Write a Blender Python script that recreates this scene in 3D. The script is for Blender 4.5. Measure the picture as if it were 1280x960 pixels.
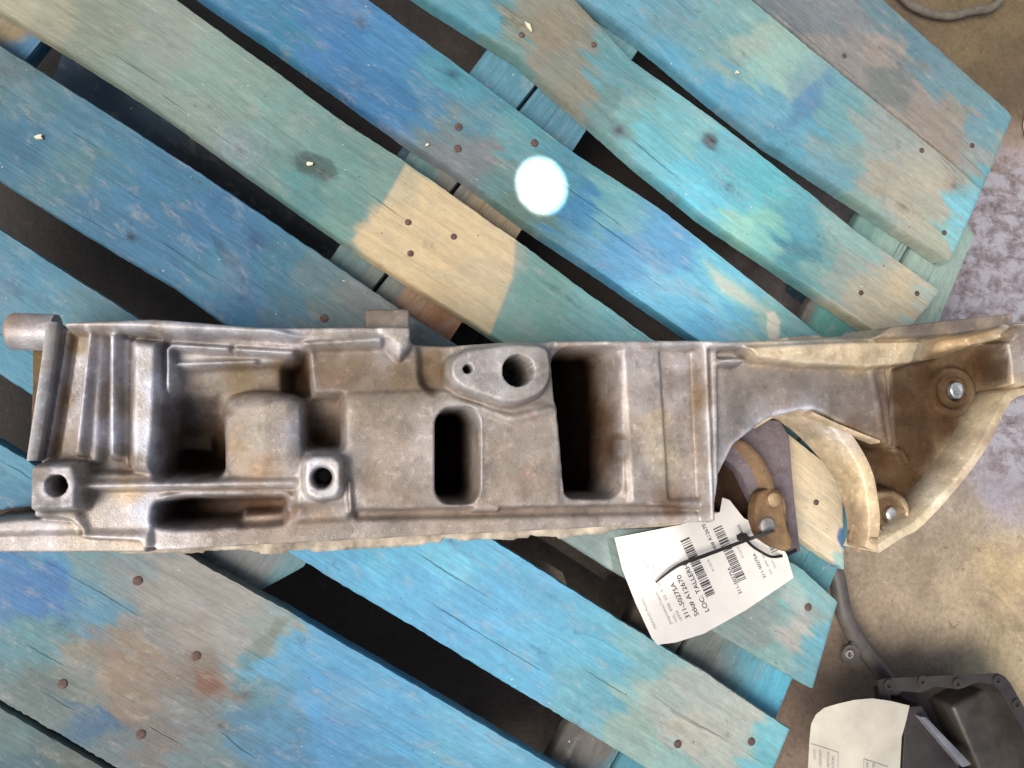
import bpy, bmesh, math, random
import numpy as np
from mathutils import Vector, Matrix

random.seed(7)
rng = np.random.default_rng(7)
scene = bpy.context.scene
for o in list(bpy.data.objects):
    bpy.data.objects.remove(o)
COL = scene.collection

# ------------------------------------------------------------------ camera
W0, H0, F0 = 1280.0, 960.0, 925.0
CAMZ = 0.75
n = Vector((-200, -80, -F0)).normalized()          # straight down, in camera axes
Zc = -n
Xc = (Vector((1, 0, 0)) - Zc * Zc.x).normalized()
Yc = Zc.cross(Xc)
M3 = Matrix((Xc, Yc, Zc))
cam_d = bpy.data.cameras.new('camera')
cam_d.sensor_width = 36.0
cam_d.lens = 36.0 * F0 / W0
cam_d.clip_start = 0.02
cam_d.clip_end = 60.0
cam = bpy.data.objects.new('camera', cam_d)
COL.objects.link(cam)
cam.matrix_world = Matrix.Translation((0, 0, CAMZ)) @ M3.to_4x4()
scene.camera = cam
MN = np.array([list(Xc), list(Yc), list(Zc)])

def P(px, py, z=0.0):
    """where the sight line of a place in the picture meets the height z"""
    px = np.asarray(px, float); py = np.asarray(py, float)
    c = np.stack([px - 640, 480 - py, -F0 * np.ones_like(px)], -1)
    w = c @ MN.T
    t = (z - CAMZ) / w[..., 2]
    return np.stack([w[..., 0] * t, w[..., 1] * t], -1)
def V(px, py, z=0.0):
    a = P(px, py, z)
    return Vector((float(a[0]), float(a[1]), float(z)))
def toPx(X, Y, Z):
    w = np.stack([X, Y, np.asarray(Z) - CAMZ + 0 * X], -1)
    c = w @ MN
    return 640 - F0 * c[..., 0] / c[..., 2], 480 + F0 * c[..., 1] / c[..., 2]

# ------------------------------------------------------------------ light
wd = bpy.data.worlds.new('World'); scene.world = wd; wd.use_nodes = True
nt = wd.node_tree
sky = nt.nodes.new('ShaderNodeTexSky'); sky.sky_type = 'NISHITA'; sky.sun_disc = False
SUN_EL, SUN_AZ = 52.0, 248.0      # azimuth measured clockwise from +Y
sky.sun_elevation = math.radians(SUN_EL); sky.sun_rotation = math.radians(SUN_AZ)
sky.air_density = 1.0; sky.dust_density = 3.0; sky.ozone_density = 1.0
bg = nt.nodes['Background']; hs = nt.nodes.new('ShaderNodeHueSaturation'); hs.inputs['Saturation'].default_value = 0.55
nt.links.new(sky.outputs[0], hs.inputs['Color']); nt.links.new(hs.outputs[0], bg.inputs[0]); bg.inputs[1].default_value = 0.10
def lamp(name, kind, loc, target, **kw):
    d = bpy.data.lights.new(name, kind)
    for k, v in kw.items(): setattr(d, k, v)
    o = bpy.data.objects.new(name, d); COL.objects.link(o)
    o.location = loc
    o.rotation_euler = (Vector(target) - Vector(loc)).to_track_quat('-Z', 'Y').to_euler()
    return o
az, el = math.radians(SUN_AZ), math.radians(SUN_EL)
sd_ = Vector((math.sin(az) * math.cos(el), math.cos(az) * math.cos(el), math.sin(el)))
lamp('sun', 'SUN', sd_ * 5, (0, 0, 0), energy=2.5, angle=math.radians(34), color=(1.0, 0.93, 0.84))
# roof-hole daylight for the small bright oval; the other soft spots are added glow
def beam(name, px, py, z, diam, blend, power, src=0.004, tilt=(0.25, 0.5)):
    t = V(px, py, z)
    l = Vector((t.x + tilt[0], t.y + tilt[1], z + 3.0))
    D = (l - t).length
    return lamp(name, 'SPOT', l, t, energy=power, spot_size=2 * math.atan(diam / 2 / D), spot_blend=blend,
                shadow_soft_size=src, color=(1.0, 0.97, 0.92))
beam('sunbeam', 677, 232, 0.0, 0.029, 0.3, 3600, tilt=(-0.2, 1.5))
beam('glow_soft', 850, 342, 0.0, 0.30, 1.0, 150, src=0.02)
beam('glow_low', 640, 780, 0.0, 0.34, 1.0, 80, src=0.03, tilt=(-0.3, -0.5))
beam('glow_tag', 806, 696, 0.02, 0.10, 1.0, 260, src=0.01)
beam('glow_end', 1010, 640, 0.0, 0.34, 1.0, 45, src=0.03, tilt=(-0.6, -0.5))
vs = scene.view_settings
vs.view_transform = 'Standard'; vs.look = 'None'; vs.gamma = 1.0; vs.exposure = 0.92
scene.render.engine = 'CYCLES'

# ------------------------------------------------------------------ numeric helpers
def lin(c):
    c = np.asarray(c, float) / 255.0
    return np.where(c <= 0.04045, c / 12.92, ((c + 0.055) / 1.055) ** 2.4)
def vnoise(x, y, seed=0):
    r = np.random.default_rng(seed).random((256, 256))
    xi = np.floor(x).astype(int); yi = np.floor(y).astype(int)
    fx = x - xi; fy = y - yi
    fx = fx * fx * (3 - 2 * fx); fy = fy * fy * (3 - 2 * fy)
    a = r[xi % 256, yi % 256]; b = r[(xi + 1) % 256, yi % 256]
    c = r[xi % 256, (yi + 1) % 256]; d = r[(xi + 1) % 256, (yi + 1) % 256]
    return (a * (1 - fx) + b * fx) * (1 - fy) + (c * (1 - fx) + d * fx) * fy
def fbm(x, y, seed=0, oct=4):
    s = 0; a = 0.5; t = 0
    for i in range(oct):
        s = s + a * vnoise(x * 2 ** i, y * 2 ** i, seed + i); t += a; a *= 0.55
    return s / t
def sstep(a, b, x):
    t = np.clip((x - a) / (b - a), 0, 1); return t * t * (3 - 2 * t)
def idw(px, py, samples, p=3.0, soft=14.0):
    num = np.zeros(px.shape + (3,)); den = np.zeros(px.shape)
    for s in samples:
        w = 1.0 / ((px - s[0]) ** 2 + (py - s[1]) ** 2 + soft ** 2) ** (p / 2)
        num += w[..., None] * lin(s[2]); den += w
    return num / den[..., None]

# ------------------------------------------------------------------ object helpers
def tag(o, label=None, cat=None, group=None, kind=None):
    if label: o['label'] = label
    if cat: o['category'] = cat
    if group: o['group'] = group
    if kind: o['kind'] = kind
    return o
def empty(name, loc, label, cat, group=None):
    o = bpy.data.objects.new(name, None); COL.objects.link(o); o.location = loc
    o.empty_display_size = 0.05
    return tag(o, label, cat, group)
def link(name, me, mat=None, parent=None):
    o = bpy.data.objects.new(name, me); COL.objects.link(o)
    if mat and not me.materials: me.materials.append(mat)
    if parent:
        o.parent = parent
        loc = Vector(parent.location)
        if parent.parent: loc = loc + Vector(parent.parent.location)
        o.matrix_parent_inverse = Matrix.Translation(-loc)
    return o
def mesh(name, verts, faces, smooth=True):
    me = bpy.data.meshes.new(name)
    me.from_pydata([tuple(v) for v in verts], [], [tuple(f) for f in faces]); me.update()
    if smooth: me.polygons.foreach_set('use_smooth', [True] * len(me.polygons))
    return me
def bm_mesh(name, bm, smooth=True, angle=None):
    me = bpy.data.meshes.new(name); bmesh.ops.recalc_face_normals(bm, faces=bm.faces); bm.to_mesh(me); bm.free()
    if smooth: me.polygons.foreach_set('use_smooth', [True] * len(me.polygons))
    if angle: me.set_sharp_from_angle(angle=math.radians(angle))
    return me
def set_col(me, name, arr):
    a = me.attributes.new(name, 'FLOAT_COLOR', 'POINT')
    out = np.ones((len(me.vertices), 4), np.float32); out[:, :3] = arr
    a.data.foreach_set('color', out.ravel())
def prism(name, pts, z0, z1, bev=0.0, seg=2, mat=None, parent=None, angle=35):
    """an outline (world xy) raised from z0 to z1, edges rounded"""
    bm = bmesh.new()
    vs_ = [bm.verts.new((p[0], p[1], z0)) for p in pts]
    f = bm.faces.new(vs_)
    r = bmesh.ops.extrude_face_region(bm, geom=[f])
    up = [v for v in r['geom'] if isinstance(v, bmesh.types.BMVert)]
    for v in up: v.co.z = z1
    if bev:
        bmesh.ops.bevel(bm, geom=[e for e in bm.edges], offset=bev, segments=seg, profile=0.5, affect='EDGES')
    return link(name, bm_mesh(name, bm, True, angle), mat, parent)
def tube(name, pts, r, seg=14, mat=None, parent=None, flat=1.0, cap=True):
    """sweep of a round section along points"""
    pts = [Vector(p) for p in pts]; rr = r if hasattr(r, '__len__') else [r] * len(pts)
    vs_, fs = [], []
    up = Vector((0, 0, 1))
    for i, p in enumerate(pts):
        t = (pts[min(i + 1, len(pts) - 1)] - pts[max(i - 1, 0)]).normalized()
        s = t.cross(up)
        if s.length < 1e-4: s = Vector((1, 0, 0))
        s.normalize(); u = s.cross(t).normalized()
        for k in range(seg):
            a = 2 * math.pi * k / seg
            vs_.append(p + s * math.cos(a) * rr[i] + u * math.sin(a) * rr[i] * flat)
    for i in range(len(pts) - 1):
        for k in range(seg):
            a = i * seg + k; b = i * seg + (k + 1) % seg
            fs.append((a, b, b + seg, a + seg))
    if cap:
        fs.append(tuple(range(seg))[::-1]); fs.append(tuple(range((len(pts) - 1) * seg, len(pts) * seg)))
    me = mesh(name, vs_, fs); me.set_sharp_from_angle(angle=math.radians(40))
    return link(name, me, mat, parent)
def spline(pts, k=8):
    pts = [Vector(p) for p in pts]; out = []
    for i in range(len(pts) - 1):
        p0 = pts[max(i - 1, 0)]; p1 = pts[i]; p2 = pts[i + 1]; p3 = pts[min(i + 2, len(pts) - 1)]
        for j in range(k):
            t = j / k
            out.append(0.5 * ((2 * p1) + (p2 - p0) * t + (2 * p0 - 5 * p1 + 4 * p2 - p3) * t * t + (3 * p1 - p0 - 3 * p2 + p3) * t ** 3))
    out.append(pts[-1]); return out
def lathe(name, prof, seg, loc, mat=None, parent=None, axis=None):
    vs_, fs = [], []
    for (r, z) in prof:
        for k in range(seg):
            a = 2 * math.pi * k / seg
            vs_.append((r * math.cos(a), r * math.sin(a), z))
    m = len(prof)
    for i in range(m - 1):
        for k in range(seg):
            a = i * seg + k; b = i * seg + (k + 1) % seg
            fs.append((a, b, b + seg, a + seg))
    fs.append(tuple(range((m - 1) * seg, m * seg))); fs.append(tuple(range(seg))[::-1])
    if axis is not None:
        q = Vector(axis).to_track_quat('Z', 'Y').to_matrix()
        vs_ = [q @ Vector(v) for v in vs_]
    vs_ = [Vector(v) + Vector(loc) for v in vs_]
    me = mesh(name, vs_, fs); me.set_sharp_from_angle(angle=math.radians(40))
    return link(name, me, mat, parent)

# ------------------------------------------------------------------ materials
def newmat(name):
    m = bpy.data.materials.new(name); m.use_nodes = True
    t = m.node_tree; b = t.nodes['Principled BSDF']
    return m, t, b
def N(t, kind, **kw):
    nd = t.nodes.new(kind)
    for k, v in kw.items():
        if hasattr(nd, k) and not isinstance(v, tuple): setattr(nd, k, v)
        else: nd.inputs[k].default_value = v
    return nd
def noise(t, vec, scale, detail=5, rough=0.6, dist=0.0):
    nd = t.nodes.new('ShaderNodeTexNoise')
    nd.inputs['Scale'].default_value = scale; nd.inputs['Detail'].default_value = detail
    nd.inputs['Roughness'].default_value = rough; nd.inputs['Distortion'].default_value = dist
    if vec is not None: t.links.new(vec, nd.inputs['Vector'])
    return nd.outputs['Fac']
def ramp(t, fac, stops):
    nd = t.nodes.new('ShaderNodeValToRGB')
    el_ = nd.color_ramp.elements
    while len(el_) < len(stops): el_.new(0.5)
    for e, (p, c) in zip(el_, stops):
        e.position = p; e.color = (c, c, c, 1) if not hasattr(c, '__len__') else tuple(c) + (1,)
    t.links.new(fac, nd.inputs[0]); return nd.outputs[0]
def mix(t, fac, a, b, mode='MIX'):
    nd = t.nodes.new('ShaderNodeMix'); nd.data_type = 'RGBA'; nd.blend_type = mode; nd.clamp_result = False
    for s, v in ((nd.inputs[0], fac), (nd.inputs[6], a), (nd.inputs[7], b)):
        if isinstance(v, (int, float)): s.default_value = v
        elif isinstance(v, tuple): s.default_value = v + (1,) if len(v) == 3 else v
        else: t.links.new(v, s)
    return nd.outputs[2]
def mapv(t, vec, sc, loc=(0, 0, 0)):
    nd = t.nodes.new('ShaderNodeMapping'); nd.inputs['Scale'].default_value = sc; nd.inputs['Location'].default_value = loc
    t.links.new(vec, nd.inputs[0]); return nd.outputs[0]
def bump(t, b, h, strength, dist=0.001):
    nd = t.nodes.new('ShaderNodeBump'); nd.inputs['Strength'].default_value = strength; nd.inputs['Distance'].default_value = dist
    t.links.new(h, nd.inputs['Height']); t.links.new(nd.outputs[0], b.inputs['Normal'])
def attr(t, name):
    nd = t.nodes.new('ShaderNodeAttribute'); nd.attribute_name = name; return nd.outputs['Color']
def plain(name, col, rough=0.6, metal=0.0, var=0.25, scale=60, bmp=0.2, spec=0.5):
    m, t, b = newmat(name)
    tc = t.nodes.new('ShaderNodeTexCoord').outputs['Object']
    f = noise(t, tc, scale, 6)
    c = mix(t, 1.0, tuple(col), ramp(t, f, [(0.3, 1 - var), (0.7, 1 + var)]), 'MULTIPLY')
    t.links.new(c, b.inputs['Base Color'])
    b.inputs['Roughness'].default_value = rough; b.inputs['Metallic'].default_value = metal
    b.inputs['Specular IOR Level'].default_value = spec
    bump(t, b, noise(t, tc, scale * 8, 4), bmp, 0.0005)
    return m

ALB = 0.62      # what share of a sunlit picture value is the material's own
def wood_material():
    m, t, b = newmat('painted_wood')
    oc = attr(t, 'grain')                       # board coordinates (along, across, seed)
    tint = attr(t, 'tint')
    vec = mapv(t, oc, (6, 90, 1))
    g = noise(t, vec, 1.0, 8, 0.65, 0.6)
    g2 = noise(t, mapv(t, oc, (18, 420, 1)), 1.0, 4, 0.6)
    c = mix(t, 1.0, tint, ramp(t, g, [(0.25, 0.86), (0.75, 1.13)]), 'MULTIPLY')
    c = mix(t, 1.0, c, ramp(t, g2, [(0.3, 0.9), (0.7, 1.09)]), 'MULTIPLY')
    # paint rubbed off the raised grain and along patches
    wearn = noise(t, mapv(t, oc, (34, 80, 1), (3, 1, 0)), 1.0, 9, 0.75, 0.15)
    wf = ramp(t, wearn, [(0.54, 0.0), (0.70, 0.42)])
    c = mix(t, wf, c, (0.27, 0.25, 0.215))
    du = noise(t, mapv(t, oc, (9, 15, 1), (1, 6, 3)), 1.0, 7, 0.7, 0.3)
    c = mix(t, ramp(t, du, [(0.54, 0.0), (0.70, 0.30)]), c, (0.22, 0.215, 0.205))
    mt_ = noise(t, mapv(t, oc, (120, 210, 1), (2, 2, 2)), 1.0, 5, 0.75)
    c = mix(t, 1.0, c, ramp(t, mt_, [(0.3, 0.87), (0.7, 1.12)]), 'MULTIPLY')
    st = noise(t, mapv(t, oc, (20, 34, 1), (11, 4, 8)), 1.0, 8, 0.7, 0.4)
    c = mix(t, ramp(t, st, [(0.62, 0.0), (0.70, 0.55)]), c, mix(t, 1.0, c, (0.42, 0.44, 0.45), 'MULTIPLY'))
    # deeper paint left in blotches
    dn = noise(t, mapv(t, oc, (13, 24, 1), (7, 5, 2)), 1.0, 8, 0.7, 0.5)
    c = mix(t, ramp(t, dn, [(0.55, 0.0), (0.72, 0.5)]), c, mix(t, 1.0, c, (0.62, 0.80, 0.92), 'MULTIPLY'))
    # dark specks and pale flecks
    sp = noise(t, mapv(t, oc, (170, 260, 1)), 1.0, 3, 0.5)
    c = mix(t, ramp(t, sp, [(0.71, 0.0), (0.76, 0.7)]), c, (0.03, 0.025, 0.02))
    fl = noise(t, mapv(t, oc, (210, 300, 1), (9, 9, 4)), 1.0, 3, 0.5)
    c = mix(t, ramp(t, fl, [(0.75, 0.0), (0.78, 0.8)]), c, (0.6, 0.58, 0.52))
    # cracks along the grain
    ck = noise(t, mapv(t, oc, (5, 260, 1), (2, 8, 1)), 1.0, 3, 0.5, 0.3)
    ckf = ramp(t, ck, [(0.70, 0.0), (0.735, 0.75)])
    c = mix(t, ckf, c, mix(t, 1.0, c, (0.3, 0.3, 0.3), 'MULTIPLY'))
    t.links.new(c, b.inputs['Base Color'])
    b.inputs['Roughness'].default_value = 0.62; b.inputs['Specular IOR Level'].default_value = 0.35
    hh = mix(t, 0.5, g, mix(t, 0.4, g2, wearn)); hh = mix(t, ckf, hh, (0, 0, 0))
    bump(t, b, hh, 0.8, 0.0016)
    return m
WOOD = wood_material()

def metal_material():
    m, t, b = newmat('cast_aluminium')
    oc = t.nodes.new('ShaderNodeTexCoord').outputs['Object']
    tint = attr(t, 'tint')
    a = noise(t, oc, 26, 8, 0.65, 0.4)
    c = mix(t, 1.0, tint, ramp(t, a, [(0.32, 0.66), (0.68, 1.28)]), 'MULTIPLY')
    s = noise(t, oc, 95, 7, 0.7, 0.2)
    c = mix(t, ramp(t, s, [(0.5, 0.0), (0.68, 0.6)]), c, mix(t, 1.0, c, (0.62, 0.52, 0.42), 'MULTIPLY'))
    c = mix(t, ramp(t, noise(t, mapv(t, oc, (1, 1, 1), (5, 3, 1)), 150, 8, 0.75), [(0.55, 0.0), (0.62, 0.6)]), c, mix(t, 1.0, c, (1.6, 1.62, 1.66), 'MULTIPLY'))
    rs = noise(t, mapv(t, oc, (1, 1, 1), (1, 7, 1)), 55, 5, 0.6)
    c = mix(t, ramp(t, rs, [(0.66, 0.0), (0.74, 0.5)]), c, mix(t, 1.0, c, (1.15, 0.68, 0.48), 'MULTIPLY'))
    sp = noise(t, oc, 420, 3, 0.5)
    c = mix(t, ramp(t, sp, [(0.68, 0.0), (0.75, 0.6)]), c, (0.05, 0.035, 0.025))
    t.links.new(c, b.inputs['Base Color'])
    bw = t.nodes.new('ShaderNodeRGBToBW'); t.links.new(tint, bw.inputs[0])
    t.links.new(ramp(t, bw.outputs[0], [(0.08, 0.0), (0.26, 0.28)]), b.inputs['Metallic'])
    t.links.new(ramp(t, bw.outputs[0], [(0.015, 0.02), (0.12, 0.5)]), b.inputs['Specular IOR Level'])
    t.links.new(mix(t, ramp(t, bw.outputs[0], [(0.03, 0.0), (0.2, 1.0)]), (0.85, 0.85, 0.85), ramp(t, a, [(0.3, 0.36), (0.75, 0.6)])), b.inputs['Roughness'])
    md = noise(t, oc, 210, 6, 0.75, 0.1)
    hh = mix(t, 0.55, noise(t, oc, 700, 4, 0.6), mix(t, 0.5, s, md))
    bump(t, b, hh, 0.6, 0.0014)
    return m
METAL = metal_material()
def tinted(me, samples, soft=12.0, mul=1.0, p=3.0):
    k = len(me.vertices); co = np.empty(k * 3, np.float32); me.vertices.foreach_get('co', co); co = co.reshape(-1, 3).astype(float)
    x, y = toPx(co[:, 0], co[:, 1], co[:, 2])
    set_col(me, 'tint', idw(x, y, samples, p, soft) * ALB * mul)
def flat_tint(me, rgb):
    set_col(me, 'tint', np.tile(lin(rgb) * ALB, (len(me.vertices), 1)))

RUST = plain('rusty_nail_metal', (0.085, 0.05, 0.042), 0.75, 0.2, 0.5, 400, 0.8)
PAPER = plain('label_paper', (0.43, 0.41, 0.385), 0.7, 0, 0.10, 16, 0.12, 0.3)
INK = plain('printed_ink', (0.035, 0.03, 0.035), 0.6, 0, 0.1, 50, 0.0, 0.3)
FAINT = plain('faded_ink', (0.26, 0.25, 0.25), 0.6, 0, 0.1, 50, 0.0, 0.3)
BLACKP = plain('black_plastic', (0.008, 0.006, 0.006), 0.6, 0, 0.2, 40, 0.1, 0.25)
DARKM = plain('dark_pan_metal', (0.034, 0.028, 0.026), 0.42, 0.3, 0.35, 30, 0.35)
HOSEM = plain('dark_hose_plastic', (0.07, 0.06, 0.055), 0.5, 0, 0.3, 50, 0.25)
CABLEM = plain('grimy_cable', (0.085, 0.072, 0.055), 0.7, 0, 0.35, 80, 0.4)
WHITEP = plain('white_plastic', (0.48, 0.46, 0.38), 0.45, 0, 0.08, 20, 0.1)
CARD = plain('torn_board_fibre', (0.30, 0.255, 0.20), 0.85, 0, 0.6, 45, 1.0, 0.2)
TINP = plain('bright_bolt_end', (0.34, 0.36, 0.40), 0.4, 0.6, 0.45, 110, 0.6)
DARKHOLE = plain('dark_hole_grime', (0.02, 0.014, 0.01), 0.8, 0, 0.2, 80, 0.2)

# ------------------------------------------------------------------ floor
ZF = -0.145
def floor():
    x = np.arange(-1.6, 2.6, 0.008); y = np.arange(-1.5, 2.0, 0.008)
    X, Y = np.meshgrid(x, y, indexing='ij')
    hb = fbm(X * 14, Y * 14, 3, 5)
    px, py = toPx(X, Y, ZF)
    wx = (fbm(X * 12, Y * 12, 11) - .5) * 90; wy = (fbm(X * 12, Y * 12, 15) - .5) * 90
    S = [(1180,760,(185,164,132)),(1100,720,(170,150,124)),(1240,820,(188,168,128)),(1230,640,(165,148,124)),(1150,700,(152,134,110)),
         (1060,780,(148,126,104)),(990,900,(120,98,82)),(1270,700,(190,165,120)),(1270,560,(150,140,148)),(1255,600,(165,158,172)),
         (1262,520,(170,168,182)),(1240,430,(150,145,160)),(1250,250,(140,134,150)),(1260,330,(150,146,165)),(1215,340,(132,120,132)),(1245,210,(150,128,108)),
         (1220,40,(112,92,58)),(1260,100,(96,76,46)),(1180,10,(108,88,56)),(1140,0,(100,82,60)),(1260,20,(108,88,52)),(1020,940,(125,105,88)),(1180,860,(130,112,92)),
         (500,850,(44,29,24)),(300,200,(34,24,20)),(800,250,(52,37,31)),(60,500,(33,23,20)),(650,500,(40,28,24)),(1500,500,(130,118,110)),(1600,900,(140,120,95)),(1500,100,(100,84,56)),(-100,100,(40,32,26)),(640,1100,(70,56,44))]  # floor seen through the pallet gaps is tinted near black as shade
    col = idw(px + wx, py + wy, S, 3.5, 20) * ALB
    lm = col.mean(-1, keepdims=True); col = col * .84 + lm * .16 * np.array((1.06, 1.0, .92))
    # pale lilac flakes of old paint on the right: where they may lie (their shapes come from the material)
    zone = sstep(1150, 1200, px) * sstep(150, 230, py + wx * .5) * (1 - sstep(570, 660, py + wy + (1280 - px) * 0.9))
    col = col * (1 - .75 * zone[..., None]) + .75 * zone[..., None] * np.array((.125, .100, .100))
    Z = ZF + 0.004 * (hb - .5) 
    nx, ny = X.shape
    v = np.stack([X.ravel(), Y.ravel(), Z.ravel()], -1)
    i = np.arange(nx * ny).reshape(nx, ny)
    f = np.stack([i[:-1, :-1].ravel(), i[1:, :-1].ravel(), i[1:, 1:].ravel(), i[:-1, 1:].ravel()], -1)
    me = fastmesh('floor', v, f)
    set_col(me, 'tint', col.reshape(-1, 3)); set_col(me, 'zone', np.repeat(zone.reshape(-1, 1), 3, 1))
    mt, t, b = newmat('stained_concrete')
    oc = t.nodes.new('ShaderNodeTexCoord').outputs['Object']
    c = mix(t, 1.0, attr(t, 'tint'), ramp(t, noise(t, oc, 22, 9, 0.7, 0.3), [(0.3, 0.76), (0.7, 1.22)]), 'MULTIPLY')
    c = mix(t, ramp(t, noise(t, oc, 60, 6, 0.7), [(0.62, 0), (0.7, 0.6)]), c, (0.05, 0.04, 0.03))
    c = mix(t, ramp(t, noise(t, mapv(t, oc, (1, 1, 1), (4, 4, 4)), 150, 5, 0.7), [(0.62, 0), (0.7, 0.5)]), c, mix(t, 1.0, c, (1.7, 1.6, 1.5), 'MULTIPLY'))
    gr = noise(t, oc, 130, 8, 0.8)
    c = mix(t, 1.0, c, ramp(t, gr, [(0.3, 0.78), (0.7, 1.45)]), 'MULTIPLY')
    bl = noise(t, mapv(t, oc, (1, 1, 1), (8, 1, 1)), 11, 10, 0.75, 0.6)
    c = mix(t, ramp(t, bl, [(0.52, 0.0), (0.62, 0.45)]), c, mix(t, 1.0, c, (0.5, 0.46, 0.42), 'MULTIPLY'))
    zn = attr(t, 'zone')
    fl = noise(t, mapv(t, oc, (1, 1.3, 1), (2, 2, 2)), 34, 12, 0.72, 0.35)
    pf = mix(t, 1.0, ramp(t, fl, [(0.45, 0.0), (0.56, 0.85)]), zn, 'MULTIPLY')
    c = mix(t, pf, c, (0.28, 0.27, 0.30))
    dkf = mix(t, 1.0, ramp(t, fl, [(0.36, 0.7), (0.44, 0.0)]), zn, 'MULTIPLY')
    c = mix(t, dkf, c, (0.07, 0.05, 0.055))
    t.links.new(c, b.inputs['Base Color']); b.inputs['Roughness'].default_value = 0.8
    bump(t, b, noise(t, oc, 90, 9, 0.75), 0.6, 0.004)
    o = link('floor', me, mt); tag(o, kind='structure'); o['label'] = 'stained tan concrete floor with flaking lilac paint beside the pallet'
def fastmesh(name, v, f):
    me = bpy.data.meshes.new(name)
    me.vertices.add(len(v)); me.vertices.foreach_set('co', np.asarray(v, np.float32).ravel())
    k = f.shape[1]
    me.loops.add(f.size); me.loops.foreach_set('vertex_index', f.astype(np.int32).ravel())
    me.polygons.add(len(f)); me.polygons.foreach_set('loop_start', np.arange(0, f.size, k, dtype=np.int32))
    me.update(calc_edges=True); me.validate()
    me.polygons.foreach_set('use_smooth', [True] * len(me.polygons))
    return me
floor()

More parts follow.
